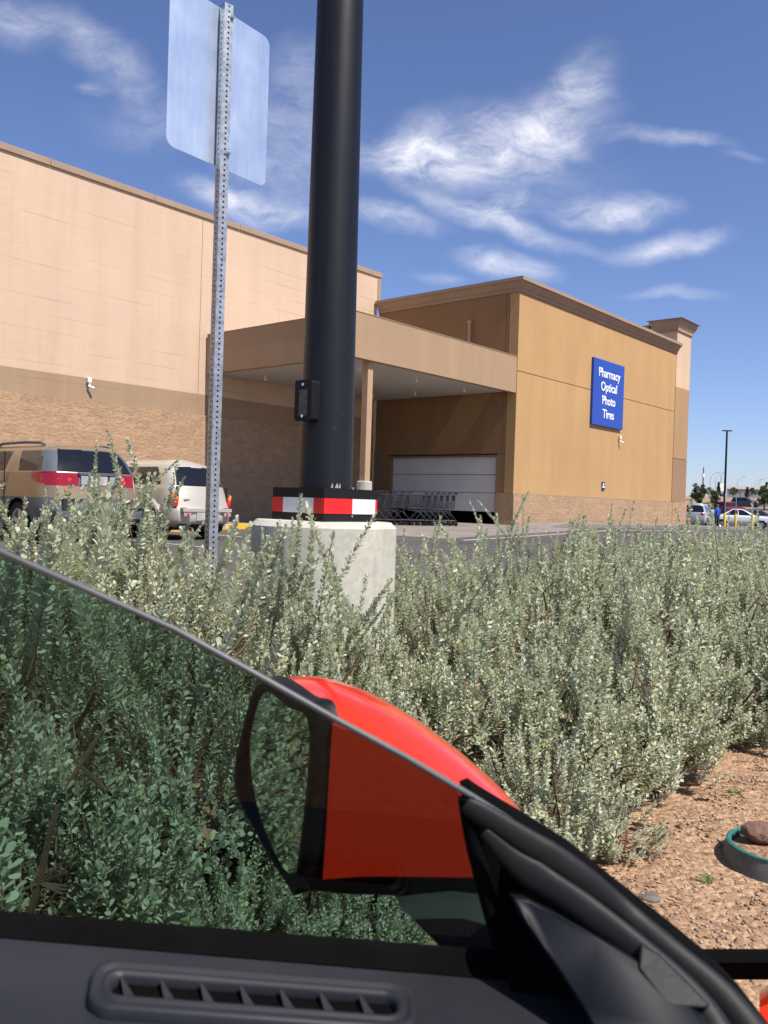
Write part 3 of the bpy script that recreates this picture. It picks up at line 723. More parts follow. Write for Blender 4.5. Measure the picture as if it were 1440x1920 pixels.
# ------------------------------------------------------------------ open car door in front of the viewer
car_o = Vector((0, .55, gz(0, .55)))
car = thing('red_car', car_o, 'red car with an open black trimmed door and half lowered tinted window', 'car')
def cb_(mb, name, mat, parent=car, **k):
    ob = mb.build(name, mat, None, **k)
    # vertices were given in world space: shift into the thing's space
    ob.data.transform(Matrix.Translation(-car_o)); ob.parent = parent
    return ob
def lin(x, x0, y0, x1, y1): return y0 + (y1 - y0) * (x - x0) / (x1 - x0)
XS = [-420, -200, 0, 200, 400, 600, 800, 950, 1100]
felt_top = lambda x: lin(x, 0, 1707, 940, 1782)
felt_bot = lambda x: lin(x, 0, 1757, 940, 1836)
# door panel (shelf), one lofted skin from the sill down to the lower door
rings = []
XD = [-420, -300, -200, -100, 0, 100, 200, 300, 400, 500, 600, 700, 800, 900, 1000, 1100, 1200, 1350]
for x in XD:
    fb = felt_bot(x)
    rings.append([P(x, fb + 14, .586), P(x, fb + 2, .576), P(x, fb + 4, .572), P(x, fb + 60, .535), P(x, fb + 120, .498), P(x, fb + 178, .462), P(x, fb + 215, .44), P(x, fb + 260, .425), P(x, fb + 420, .41), P(x, fb + 1400, .40), P(x, fb + 1400, .60)])
door = cb_(MB().loft(rings), 'door_panel', M['plastic'], smooth=True, angle=50)
fr2 = []
for x in XD:
    ft, fb = felt_top(x), felt_bot(x)
    fr2.append([P(x, ft, .597), P(x, ft + 6, .590), P(x, ft + 22, .584), P(x, fb - 8, .579), P(x, fb, .575), P(x, fb + 12, .576), P(x, fb + 22, .597)])
cb_(MB().loft(fr2), 'window_sill_strip', M['felt_shade'], door, smooth=True, angle=60)
sk = []
for x in XD:
    ft = felt_top(x)
    sk.append([P(x, ft + 40, .612), P(x, ft + 42, .64), P(x, ft + 70, .70), P(x, ft + 200, .74), P(x, ft + 900, .76), P(x, ft + 900, .612)])
cb_(MB().loft(sk), 'outer_skin', M['red_paint'], door, smooth=True, angle=60)
# lowered tinted pane
edge = [(-420, 862), (-200, 945), (0, 1034), (160, 1104), (330, 1181), (480, 1264), (620, 1343), (760, 1419), (880, 1490), (960, 1541)]
def gd_(x, y): return .597 - .02 * max(0, (1740 - y)) / 700
pane_t = [P(x, y, gd_(x, y)) for x, y in edge]; pane_b = [P(x, felt_top(x) + 30, .5985) for x, _ in edge]
gm = MB()
n_ = len(edge)
thick = Vector((0, .0042, 0))
gm.add(pane_t + pane_b, [(i, i + 1, n_ + i + 1, n_ + i) for i in range(n_ - 1)])
glass = cb_(gm, 'window_glass', M['tint'], smooth=True, angle=180)
# rounded ground edge running on top of the pane
rg = []
for i, p in enumerate(pane_t):
    t_ = (pane_t[min(i + 1, n_ - 1)] - pane_t[max(i - 1, 0)]).normalized(); up = Vector((0, 1, 0)).cross(t_); up = -up if up.z < 0 else up
    rg.append([p + up * (.0024 * math.sin(a)) + Vector((0, 1, 0)) * (.0026 * math.cos(a) + .0) for a in [2 * math.pi * k / 10 for k in range(10)]])
cb_(MB().loft(rg), 'glass_edge', M['glass_edge'], glass, smooth=True, angle=80)

# demister vent on the shelf
def shelf(x, y, up=0):
    fb = felt_bot(x); dep = lin(y, fb + 4, .572, fb + 178, .462); return P(x, y, dep) + Vector((0, -.15, 1)).normalized() * up
def vq(s, t):
    tl, tr_, bl_, br = (176, 1815), (780, 1864), (160, 1912), (784, 1956)
    a = (lin(s, 0, tl[0], 1, tr_[0]), lin(s, 0, tl[1], 1, tr_[1])); b = (lin(s, 0, bl_[0], 1, br[0]), lin(s, 0, bl_[1], 1, br[1]))
    return lin(t, 0, a[0], 1, b[0]), lin(t, 0, a[1], 1, b[1])
def vring(ins_s, ins_t, r, up, n=6):
    out = []
    ar = .17 / .038
    for cx_, cy_, a0 in ((1 - ins_s - r / ar, 1 - ins_t - r, 0), (ins_s + r / ar, 1 - ins_t - r, 90), (ins_s + r / ar, ins_t + r, 180), (1 - ins_s - r / ar, ins_t + r, 270)):
        for k in range(n + 1):
            a = rad(a0 + 90 * k / n); x, y = vq(cx_ + r / ar * math.cos(a), cy_ + r * math.sin(a)); out.append(shelf(x, y, up))
    return out
vr = [vring(0, 0, .3, -.002), vring(.003, .01, .3, .007), vring(.010, .045, .3, .0092), vring(.024, .115, .27, .0092), vring(.030, .145, .26, .0072), vring(.038, .185, .25, .0072),
      vring(.044, .205, .24, .0092), vring(.054, .255, .2, .0092), vring(.064, .29, .18, .0060), vring(.068, .30, .17, .0010)]
vent = cb_(MB().loft(vr, True, False), 'air_vent', M['vent_plastic'], door, smooth=True, angle=75)
fl = MB().add(vring(.067, .297, .17, .0012), [tuple(range(28))])
cb_(fl, 'duct', M['felt_shade'], door)
for k in range(7):
    s0 = .09 + k * .122
    fm = MB().add([shelf(*vq(s0, .315), .0068), shelf(*vq(s0 + .007, .315), .0068), shelf(*vq(s0 + .066, .69), .0018), shelf(*vq(s0 + .024, .69), .0018), shelf(*vq(s0 + .0, .315), .0018), shelf(*vq(s0 + .007, .315), .0018)],
                  [(0, 1, 2, 3), (0, 3, 4), (1, 5, 2), (0, 4, 5, 1)])
    cb_(fm, 'louvre', M['vent_plastic'], door)

# black corner at the front of the window: backing, rubber seal, trim panel, clip
up_edge = [(868, 1490), (884, 1484), (905, 1499), (1000, 1556), (1080, 1606), (1180, 1687), (1280, 1766), (1360, 1832), (1420, 1895), (1470, 1960)]
lo_edge = [(1400, 1990), (980, 1990), (957, 1850), (936, 1768), (915, 1690), (893, 1610), (878, 1550)]
pts = [P(x, y, .598 - .06 * max(0, y - 1700) / 250) for x, y in up_edge + lo_edge]
corner = cb_(MB().prism(pts, (0, .03, 0)), 'corner_frame', M['felt_shade'])  # near-black material stands in for the shadow on this corner
seal = [(879, 1492), (905, 1508), (1000, 1571), (1078, 1624), (1176, 1706), (1272, 1786), (1348, 1850), (1404, 1912), (1450, 1975)]
def smooth_path(pp, n=6):
    out = []
    for i in range(len(pp) - 1):
        p0, p1, p2, p3 = pp[max(i - 1, 0)], pp[i], pp[i + 1], pp[min(i + 2, len(pp) - 1)]
        for k in range(n):
            t = k / n; out.append(.5 * ((2 * p1) + (-p0 + p2) * t + (2 * p0 - 5 * p1 + 4 * p2 - p3) * t * t + (-p0 + 3 * p1 - 3 * p2 + p3) * t ** 3))
    out.append(pp[-1]); return out
sp3 = smooth_path([P(x - 7, y + 15, .582 - .06 * max(0, y - 1700) / 250) for x, y in seal])
def flat_seal(path, radii, n, k):
    mb = MB().tube(path, radii, n); c = [p for p in path for _ in range(n)]
    for i, q_ in enumerate(c): mb.v[i] = Vector((mb.v[i].x, q_.y + (mb.v[i].y - q_.y) * k, mb.v[i].z))
    return mb
cb_(flat_seal(sp3, [.0045 + .0075 * min(1, i / 14) for i in range(len(sp3))], 16, .5), 'weather_seal', M['rubber'], corner, smooth=True, angle=80)
sp4 = smooth_path([P(x, y, .572 - .055 * max(0, y - 1650) / 250) for x, y in [(908, 1560), (960, 1612), (1020, 1655), (1090, 1702), (1175, 1768), (1262, 1842), (1322, 1906), (1362, 1970)]])
cb_(flat_seal(sp4, [.003 + .0075 * min(1, i / 10) for i in range(len(sp4))], 14, .35), 'weather_seal', M['rubber'], corner, smooth=True, angle=80)
sp5 = smooth_path([P(x, y, .588) for x, y in [(874, 1496), (886, 1570), (903, 1640), (922, 1712), (944, 1790), (960, 1850)]])
cb_(MB().tube(sp5, .006, 10), 'glass_channel', M['felt_shade'], corner, smooth=True, angle=80)
tp = [(962, 1682), (985, 1684), (1040, 1712), (1120, 1757), (1205, 1806), (1265, 1852), (1305, 1888), (1350, 1960), (1370, 2050), (1160, 2050), (1128, 1960), (1092, 1890), (1040, 1808), (1003, 1755), (975, 1712)]
def inset_ring(pp, k, dd_):
    cx_ = sum(p[0] for p in pp) / len(pp); cy_ = sum(p[1] for p in pp) / len(pp)
    return [P(cx_ + (x - cx_) * k, cy_ + (y - cy_) * k, (.560 - .06 * (y - 1680) / 250) - dd_) for x, y in pp]
cb_(MB().loft([inset_ring(tp, 1.06, -.03), inset_ring(tp, 1.03, -.006), inset_ring(tp, 1.012, -.001), inset_ring(tp, .985, .002), inset_ring(tp, .95, .0035), inset_ring(tp, .90, .004)]), 'trim_panel', M['sail'], corner, smooth=True, angle=60)
cl = [(1200, 1768), (1236, 1788), (1282, 1832), (1332, 1884), (1326, 1891), (1252, 1888), (1222, 1850), (1196, 1815)]
cb_(MB().loft([inset_ring(cl, 1.0, -.002), inset_ring(cl, .99, .004), inset_ring(cl, .96, .0055)]), 'clip', M['rubber'], corner, bevel=.0015)
# scuttle and wing of the car body beyond the hinge
sc_ = [[P(1290 + k * 60, 1775 + j, dd) for j, dd in ((8, 1.0), (4, 1.06), (50, 1.04), (62, .98), (30, .96))] for k in range(9)]
cb_(MB().loft(sc_), 'scuttle', M['felt_shade'], smooth=True, angle=40)
fw = []
for k in range(7):
    s_ = k / 6; x = 1424 + s_ * 460; h_ = math.sin(min(1, s_ * 1.6 + .12) * math.pi / 2)
    fw.append([P(x, 1905 - h_ * 85, .93), P(x, 1880 - h_ * 85, .98), P(x, 1872 - h_ * 85, 1.06), P(x, 1895 - h_ * 60, 1.12), P(x, 2300, 1.15), P(x, 2300, .93), P(x, 1960, .925)])
cb_(MB().loft(fw), 'front_wing', M['red_paint'], smooth=True, angle=50)

M['arm_plastic'] = pm('sunlit_black_plastic', (.03, .031, .03), .7, .25, 30, .1, 300)  # base colour lifted to grey so the black arm reads as sunlit
# door mirror: lofted shell between an inboard and an outboard section
def cr(pp, n=4): return smooth_path([Vector((x, y, 0)) for x, y in pp], n)
near = [(606, 1643), (612, 1560), (618, 1450), (624, 1356), (668, 1362), (720, 1378), (780, 1412), (836, 1455), (886, 1500), (930, 1548), (958, 1592), (968, 1630), (950, 1645), (880, 1647), (780, 1646), (690, 1645)]
mid = [(560, 1640), (566, 1550), (572, 1430), (577, 1308), (640, 1303), (712, 1326), (785, 1368), (852, 1416), (912, 1466), (962, 1516), (1000, 1568), (1012, 1615), (985, 1634), (880, 1640), (770, 1642), (660, 1642)]
far_ = [(530, 1600), (528, 1520), (524, 1410), (520, 1272), (590, 1268), (668, 1288), (745, 1326), (818, 1376), (882, 1428), (938, 1480), (982, 1534), (1003, 1580), (975, 1606), (870, 1618), (760, 1620), (640, 1615)]
end = [(535, 1540), (528, 1480), (522, 1400), (518, 1300), (580, 1290), (650, 1308), (720, 1342), (785, 1388), (840, 1436), (885, 1482), (918, 1528), (930, 1560), (905, 1575), (830, 1580), (740, 1580), (640, 1570)]
MD = .055
secs = [(near, .655 + MD), (mid, .70 + MD), (far_, .775 + MD), (end, .815 + MD)]
def sec_at(t):
    k = t * (len(secs) - 1); i = min(int(k), len(secs) - 2); u = k - i
    out = []
    for j in range(len(near)):
        pq = [P(*secs[min(max(i + o, 0), len(secs) - 1)][0][j], secs[min(max(i + o, 0), len(secs) - 1)][1]) for o in (-1, 0, 1, 2)]
        p0, p1, p2, p3 = pq
        out.append(.5 * ((2 * p1) + (-p0 + p2) * u + (2 * p0 - 5 * p1 + 4 * p2 - p3) * u * u + (-p0 + 3 * p1 - 3 * p2 + p3) * u ** 3))
    return out
rings = []
s0 = sec_at(0); c0 = sum(s0, Vector()) / len(s0)
def shrink(r, k, off, lock=4):
    c = sum(r, Vector()) / len(r)
    return [(p if j < lock else c + (p - c) * k) + off for j, p in enumerate(r)]
rings.append(shrink(s0, .93, Vector((0, -.006, 0)))); rings.append(shrink(s0, .975, Vector((0, -.0035, 0))))
for i in range(13): rings.append(sec_at(i / 12))
def close_smooth(r):
    # refine the front curve of a section (points 3..15 then back to 0), keep the straight rear edge
    c = smooth_path(r[3:] + [r[0]], 4); return r[0:3] + c[:-1]
rings = [close_smooth(r) for r in rings]
mirror = cb_(MB().loft(rings), 'mirror_housing', M['red_paint'], smooth=True, angle=38)
# bezel (black frame behind the red cap) and the silvered glass, facing backwards
def closed_spline(pp, n=5):
    out = []; m = len(pp)
    for i in range(m):
        p0, p1, p2, p3 = pp[i - 1], pp[i], pp[(i + 1) % m], pp[(i + 2) % m]
        for k in range(n):
            t = k / n; out.append(.5 * ((2 * p1) + (-p0 + p2) * t + (2 * p0 - 5 * p1 + 4 * p2 - p3) * t * t + (-p0 + 3 * p1 - 3 * p2 + p3) * t ** 3))
    return out
b0 = [(622, 1350, .656), (577, 1304, .70), (519, 1268, .775), (516, 1300, .815), (533, 1540, .815), (530, 1602, .775), (560, 1644, .70), (604, 1646, .656)]
b1 = [(592, 1356, .658), (548, 1312, .70), (484, 1284, .775), (454, 1372, .812), (439, 1470, .812), (478, 1558, .765), (534, 1652, .70), (560, 1656, .662)]
b2 = [(580, 1372, .664), (540, 1326, .705), (490, 1298, .775), (463, 1376, .808), (447, 1474, .806), (486, 1562, .760), (540, 1638, .70), (556, 1628, .668)]
B0, B1, B2 = [closed_spline([P(q_[0], q_[1], q_[2] + MD) for q_ in bb]) for bb in (b0, b1, b2)]
ins_ = Vector((.006, .002, 0))
cb_(MB().loft([[p + ins_ for p in B0], B0, [p.lerp(q_, .75) for p, q_ in zip(B0, B1)], B1, [p.lerp(q_, .5) - ins_ * .12 for p, q_ in zip(B1, B2)], B2, [p + ins_ for p in B2]], True, False), 'mirror_bezel', M['rubber'], mirror, smooth=True, angle=60)
c_ = sum(B2, Vector()) / len(B2)
nn_ = (P(*b2[4]) - P(*b2[0])).cross(P(*b2[6]) - P(*b2[2])).normalized()
gl_ = [p - nn_ * (p - c_).dot(nn_) + ins_ * .6 + (p - c_) * .02 for p in B2]
cb_(MB().prism(gl_, ins_ * .4), 'mirror_glass', M['mirror'], mirror)
bk = [(532, 1655), (548, 1664), (640, 1676), (758, 1680), (900, 1672), (970, 1660), (968, 1640), (880, 1642), (780, 1642), (606, 1641), (540, 1640)]
cb_(MB().loft([[P(x, y, .66 + MD) for x, y in bk], [P(x + 6, y - 8, .72 + MD) for x, y in bk], [P(x, y - 30, .79 + MD) for x, y in bk]]), 'mirror_base', M['rubber'], mirror, smooth=True, angle=40)
arm = []
for (x0, x1, y, dd) in ((735, 950, 1662, .73), (750, 960, 1700, .70), (795, 970, 1745, .67), (850, 985, 1800, .645)):
    arm.append([P(x0, y, dd), P((x0 + x1) / 2, y, dd - .012), P(x1, y, dd), P(x1, y, dd + .05), P((x0 + x1) / 2, y, dd + .06), P(x0, y, dd + .05)])
cb_(MB().loft(arm), 'mirror_arm', M['arm_plastic'], smooth=True, angle=70)

# ------------------------------------------------------------------ valve box ring with gravel and a rock, small things on the dirt
vb = on_z(1459, 1604, gz(1.5, 3.0) + .03); vb.z = gz(vb.x, vb.y)
vbx = thing('valve_box', vb, 'round grey valve box rim with a teal lip on the red dirt', 'valve box')
MB().lathe([(.190, -.05), (.186, .0), (.172, .062), (.160, .062), (.165, .0)], (0, 0, 0), 40, cap=False).build('box_wall', pm('grey_plastic', (.10, .105, .105), .7, .35, 14, .2, 60), vbx, smooth=True)
MB().lathe([(.173, .060), (.175, .068), (.168, .071), (.158, .068), (.158, .060)], (0, 0, 0), 40, cap=False).build('lip', pm('teal_plastic', (.02, .14, .13), .5, .25, 20), vbx, smooth=True)
MB().lathe([(.160, .040), (.08, .05), (.0, .055)], (0, 0, 0), 24, cap=False).build('soil_fill', M['dirt'], vbx, smooth=True)
def blob(seed, r, sq_=(1, .8, .6), sub=3, amp=.25):
    bm = bmesh.new(); bmesh.ops.create_icosphere(bm, subdivisions=sub, radius=r); rn = random.Random(seed); off = Vector((rn.random() * 50, rn.random() * 50, rn.random() * 50))
    from mathutils import noise
    for v in bm.verts:
        n = v.co.normalized(); k = 1 + amp * noise.noise(n * 1.7 + off) + amp * .5 * noise.noise(n * 4.5 + off)
        v.co = Vector((v.co.x * sq_[0], v.co.y * sq_[1], v.co.z * sq_[2])) * k
    mb = MB(); mb.add([v.co.copy() for v in bm.verts], [[q.index for q in f.verts] for f in bm.faces]); bm.free(); return mb
rp = on_z(1430, 1566, vb.z + .075)
rk = blob(3, .062, (1.25, .8, .62)).build('rock', M['rock'], None, smooth=True, angle=25); rk.location = (rp.x, rp.y, vb.z + .082); rk.rotation_euler = (0, .1, -.3)
tag(rk, 'fist sized brown rock lying in the teal rimmed valve box', 'rock')
dr = on_z(1218, 1690, .0); dr.z = gz(dr.x, dr.y)
dk = MB().lathe([(.034, 0), (.034, .006), (.03, .009), (.0, .010)], (0, 0, 0), 24, cap=False).build('drain_cap', pm('grey_cap', (.13, .105, .09), .8, .3, 30), None, smooth=True); dk.location = (dr.x, dr.y, dr.z + .008)
tag(dk, 'small flat grey cap half buried in the dirt', 'cap')
rn_ = random.Random(8)
def weed(px, py, n, h, label):
    b = on_z(px, py, .0); b = on_z(px, py, gz(b.x, b.y)); mb = MB()
    for k in range(n):
        a = rn_.uniform(0, 6.28); l = h * rn_.uniform(.6, 1.1); d = Vector((math.cos(a), math.sin(a), 0)); s_ = Vector((-d.y, d.x, 0)) * .0035
        o = d * rn_.uniform(0, .02)
        mb.add([o - s_, o + s_, o + d * l * .35 + ZAX * l * .6 + s_ * .8, o + d * l * .35 + ZAX * l * .6 - s_ * .8, o + d * l * .8 + ZAX * l * .75], [(0, 1, 2, 3), (3, 2, 4)])
    ob = mb.build('weed', M['leaf_weed'], None); ob.location = (b.x, b.y, b.z - .004); tag(ob, label, 'weed')
weed(1322, 1655, 18, .04, 'tiny bright green weed in the open dirt left of the valve box')
weed(1378, 1490, 22, .04, 'low green weed near the shade of the far right shrubs')

# ------------------------------------------------------------------ gravel and leaf litter (uncountable)
def np_mesh(name, verts, faces_flat, nper, mat, parent=None):
    me = bpy.data.meshes.new(name); nf = len(faces_flat) // nper
    me.vertices.add(len(verts)); me.vertices.foreach_set('co', np.asarray(verts, dtype=np.float32).ravel())
    me.loops.add(len(faces_flat)); me.loops.foreach_set('vertex_index', np.asarray(faces_flat, dtype=np.int32))
    me.polygons.add(nf); me.polygons.foreach_set('loop_start', np.arange(0, nf * nper, nper, dtype=np.int32))
    try: me.polygons.foreach_set('loop_total', np.full(nf, nper, dtype=np.int32))
    except Exception: pass
    me.materials.append(mat); me.update(calc_edges=True); me.validate()
    ob = bpy.data.objects.new(name, me); COL.objects.link(ob)
    if parent is not None: ob.parent = parent
    return ob
rg_ = np.random.default_rng(11)
def scatter(name, mat, n, qr, size, flat, label, cat, template, tf, nper):
    q = rg_.uniform(qr[0], qr[1], n * 3); r = rg_.uniform(qr[2], qr[3], n * 3)
    xs = V.x * q + U.x * r; ys = V.y * q + U.y * r
    ok = (ys > .95) & (xs / np.maximum(ys, .1) > -.05 - .9 * (q > 1.3)) & (xs / np.maximum(ys, .1) < .75); xs, ys = xs[ok][:n], ys[ok][:n]
    m = len(xs); zs_ = np.array([gz(a, b) for a, b in zip(xs, ys)])
    zs_ = zs_ + .012 * np.sin(xs * 5.1 + ys * 2.3) * np.sin(ys * 6.7 - xs) + .009 * np.sin(xs * 13 + 1) * np.sin(ys * 11)
    s = size[0] + (size[1] - size[0]) * rg_.random(m) ** 2.6
    a = rg_.uniform(0, 2 * np.pi, m); ti = rg_.uniform(-.5, .5, m)
    tv = np.array(template); k = len(tv)
    vv = tv[None] * (1 + rg_.uniform(-.3, .3, (m, k, 3))) * s[:, None, None]
    vv[:, :, 2] = vv[:, :, 2] * flat + vv[:, :, 0] * ti[:, None] * (.4 if flat < .5 else .1)
    ca, sa = np.cos(a)[:, None], np.sin(a)[:, None]
    X = vv[:, :, 0] * ca - vv[:, :, 1] * sa + xs[:, None]; Y = vv[:, :, 0] * sa + vv[:, :, 1] * ca + ys[:, None]; Z = vv[:, :, 2] + zs_[:, None] + s[:, None] * .12 * flat + (.004 if flat < .5 else 0)
    ff = (np.array(tf).ravel()[None] + (np.arange(m) * k)[:, None]).ravel()
    ob = np_mesh(name, np.stack([X, Y, Z], -1).reshape(-1, 3), ff, nper, mat); return tag(ob, label, cat, kind='stuff')
octa = [(1, 0, 0), (-1, 0, 0), (0, 1, 0), (0, -1, 0), (0, 0, 1), (0, 0, -1), ]
of = [(0, 2, 4), (2, 1, 4), (1, 3, 4), (3, 0, 4), (2, 0, 5), (1, 2, 5), (3, 1, 5), (0, 3, 5)]
scatter('gravel', M['stone'], 42000, (-2.5, 2.2, -.5, 7.5), (.0018, .0105), .65, 'loose small gravel over the red dirt', 'gravel', octa, of, 3)
chip = [(0, 0, 0), (.5, .35, .1), (1.3, .1, 0), (.6, -.35, .12)]
scatter('leaf_litter', M['litter'], 17000, (.9, 4.3, -.5, 9), (.008, .026), .35, 'dry leaf litter and mulch beneath the shrubs', 'leaf litter', chip, [(0, 1, 2, 3)], 4)
# ------------------------------------------------------------------ silver shrubs
LEAF = np.array([(0, 0, 0), (.20, .30, .05), (.335, .64, .08), (.22, .92, .05), (0, 1.0, .0), (-.22, .92, .05), (-.335, .64, .08), (-.20, .30, .05)])
LF = [(0, 1, 2, 3, 4), (0, 4, 5, 6, 7)]
def leaves_mesh(name, base, axis, nrm, size, mat, parent):
    side = np.cross(axis, nrm); side /= np.linalg.norm(side, axis=1, keepdims=True) + 1e-9
    nrm = np.cross(side, axis)
    m = len(base); L = LEAF[None] * size[:, None, None]
    vv = base[:, None] + L[:, :, 0:1] * side[:, None] + L[:, :, 1:2] * axis[:, None] + L[:, :, 2:3] * nrm[:, None]
    ff = (np.array(LF).ravel()[None] + (np.arange(m) * len(LEAF))[:, None]).ravel()
    return np_mesh(name, vv.reshape(-1, 3), ff, 5, mat, parent)
def unit(a): return a / (np.linalg.norm(a, axis=-1, keepdims=True) + 1e-9)
def make_shrub(seed, n_sprig=330, R=.52, H=.92, leaders=9, name='silver_shrub', leafmat=None, lf=(.0185, .0085, .0060), ll=(.36, .62), lt=(.08, .34)):
    rn = np.random.default_rng(seed)
    root = thing(name, (0, 0, 0), 'x', 'shrub')
    st = MB(); lb, la, ln, ls = [], [], [], []
    # a few lobes give the crown an uneven outline
    lob = rn.uniform(0, 2 * np.pi, 4); lobh = rn.uniform(.72, 1.0, 4)
    stems = [Vector((rn.normal(0, .05), rn.normal(0, .05), 0)) for _ in range(7)]
    woody = []
    for k in range(7):
        a = 2 * np.pi * k / 7 + rn.uniform(-.4, .4); rr = R * rn.uniform(.25, .75); hh_ = H * rn.uniform(.45, .75)
        p0 = stems[k]; p3 = Vector((math.cos(a) * rr, math.sin(a) * rr, hh_)); p1 = p0.lerp(p3, .33) + Vector((rn.normal(0, .03), rn.normal(0, .03), .02)); p2 = p0.lerp(p3, .68) + Vector((rn.normal(0, .04), rn.normal(0, .04), .05))
        path = smooth_path([p0, p1, p2, p3], 3); woody.append(path)
        st.tube(path, [.012 - .008 * i / len(path) for i in range(len(path))], 5, 0)
    def sprig(base, d, L, bend, dens=1.0, lsize=1.0, bare=.12):
        n = max(8, int(L / lf[2] * dens)); t = np.linspace(bare, 1, n)
        pts = base[None] + d[None] * (L * t)[:, None] + bend[None] * (L * t ** 2)[:, None]
        tan = unit(d[None] + 2 * bend[None] * t[:, None])
        ph = np.arange(n) * 2.4 + rn.uniform(0, 6); ref = np.array([1.0, .2, .1]) if abs(d[0]) < .9 else np.array([0, 1.0, 0])
        e1 = unit(np.cross(tan, ref)); e2 = np.cross(tan, e1)
        radial = e1 * np.cos(ph)[:, None] + e2 * np.sin(ph)[:, None]
        op = np.radians(58 - 32 * t ** 3 + rn.normal(0, 12, n)); op = np.where(t > .97, op * .5, op)
        ax = unit(tan * np.cos(op)[:, None] + radial * np.sin(op)[:, None])
        nr = unit(tan * np.sin(op)[:, None] - radial * np.cos(op)[:, None] + rn.normal(0, .25, (n, 3)))
        sz = lsize * (lf[0] + lf[1] * rn.random(n)) * (1 - .3 * t ** 4) * np.where(rn.random(n) < .12, .5, 1)
        lb.append(pts + radial * .002); la.append(ax); ln.append(nr); ls.append(sz)
        P0 = Vector(base); sp0 = [Vector(base + d * L * u_ + bend * L * u_ * u_) for u_ in (0, .4, .75, 1)]
        st.tube(sp0, [.0028, .0022, .0016, .001], 3, 1, False)
    ncl = max(6, n_sprig // 15)
    cl_a = rn.uniform(0, 2 * np.pi, ncl); cl_q = np.sqrt(rn.random(ncl)); cl_h = rn.uniform(.78, 1.08, ncl)
    for k in range(n_sprig + leaders):
        lead = k >= n_sprig; ci = rn.integers(ncl); a, q = cl_a[ci], cl_q[ci]
        if lead: q *= .8
        lo = max(lobh[j] * math.exp(-((math.cos(a - lob[j]) - 1) ** 2) * 1.2) for j in range(4)); lo = .72 + .28 * lo
        r = R * q * (.8 + .25 * lo); top = H * lo * (1 - .42 * q ** 2.4) * cl_h[ci]
        shell = k % 4 == 0 and not lead
        jx, jy = rn.normal(0, .042, 2)
        if shell:          # skirt: sides of the crown down to near the ground
            r = R * rn.uniform(.72, 1.02) * (.8 + .25 * lo); zt_ = H * rn.uniform(.10, .62); out = rn.uniform(.45, 1.0); a = a + rn.normal(0, .18)
        else:
            zt_ = top - math.hypot(jx, jy) * 1.6 - abs(rn.normal(0, .16)); zt_ = max(zt_, .3 * H); out = .10 + .5 * q ** 2 + rn.normal(0, .09)
        L = rn.uniform(.16, .34) if not lead else rn.uniform(*ll)
        d = np.array([math.cos(a) * out + rn.normal(0, .14), math.sin(a) * out + rn.normal(0, .14), 1.0]); d /= np.linalg.norm(d)
        tip = np.array([math.cos(a) * r + jx, math.sin(a) * r + jy, zt_ if not lead else top + rn.uniform(*lt)])
        base = tip - d * L; base[2] = max(base[2], .03)
        bend = np.array([rn.normal(0, .09), rn.normal(0, .09), rn.uniform(-.02, .1)])
        sprig(base, d, L, bend, rn.uniform(.8, 1.1) * (1.3 if lead else 1), rn.uniform(.8, 1.15) * (1.22 if lead else 1), .1 if not lead else .15)
        if k % 2 == 0 or lead:
            pw = min((p for w_ in woody for p in w_), key=lambda p: (p - Vector(base)).length + (0 if p.z < base[2] else .3))
            m_ = pw.lerp(Vector(base), .5) + Vector((0, 0, -.02)); st.tube([pw, m_, Vector(base)], [.0045, .0035, .0026], 3, 0, False)
    leaves_mesh('foliage', np.concatenate(lb), np.concatenate(la), np.concatenate(ln), np.concatenate(ls), leafmat or M['leaf'], root)
    st.build('branches', [M['bark'], M['twig']], root)
    return root
FINE, BROAD = (.0190, .008, .0064), (.0245, .0095, .0080)
VAR = [make_shrub(100 + i, n_, R_, H_, ld, lf=lf) for i, (n_, R_, H_, ld, lf) in enumerate(((290, .52, .92, 8, FINE), (280, .50, .90, 10, FINE), (300, .56, .86, 6, FINE),
    (235, .48, .95, 10, BROAD), (240, .54, .88, 6, BROAD), (225, .52, .90, 9, BROAD)))]
VAR.append(make_shrub(120, 70, .40, .80, 10, lf=(.0160, .0065, .0046), ll=(.45, .74), lt=(.10, .52)))
VAR.append(make_shrub(121, 40, .30, .70, 6, lf=(.0175, .007, .0050), ll=(.50, .78), lt=(.20, .60)))
def top_of(v):
    f = next(c for c in v.children if c.name.startswith('foliage')); return max(q_.co.z for q_ in f.data.vertices)
TOPS = [top_of(v) for v in VAR]
PLACED = []
used_var = set()
def put(q, r, sc, hz_, label, group, var=None, x=None, y=None):
    p = QR(q, r) if x is None else Vector((x, y, 0))
    i = var if var is not None else rnd.choice((0, 1, 2) if group in (G1[1], G4[1], G5[1]) else (3, 4, 5))
    src = VAR[i]
    o = src if i not in used_var else copy_tree(src)
    used_var.add(i)
    o.location = (p.x, p.y, gz(p.x, p.y) - .01); o.rotation_euler = (rnd.uniform(-.05, .05), rnd.uniform(-.05, .05), rnd.uniform(0, 6.28)); o.scale = (sc, sc, hz_)
    tag(o, label, 'shrub', group); PLACED.append((p.x, p.y)); return o
def pxof(p):
    v = RC.transposed() @ (p - CAM); return CX + F * v.x / -v.z, -v.z
rnd = random.Random(21)
G1 = ('silver leaved shrub seen through the green tinted car window', 'shrubs behind the car window')
G2 = ('dense silver green shrub in the hedge to the right of the concrete foot', 'shrubs of the hedge in the middle')
G3 = ('small leaved silver shrub in the far stretch of hedge before the ochre wall', 'shrubs of the far hedge')
G4 = ('tall pale shrub with upright spikes in front of the parked cars', 'spiky shrubs before the parked cars')
G5 = ('pale low shrub standing between the sign post and the round concrete foot', 'shrubs at the sign post')
spots = []
q = 1.95
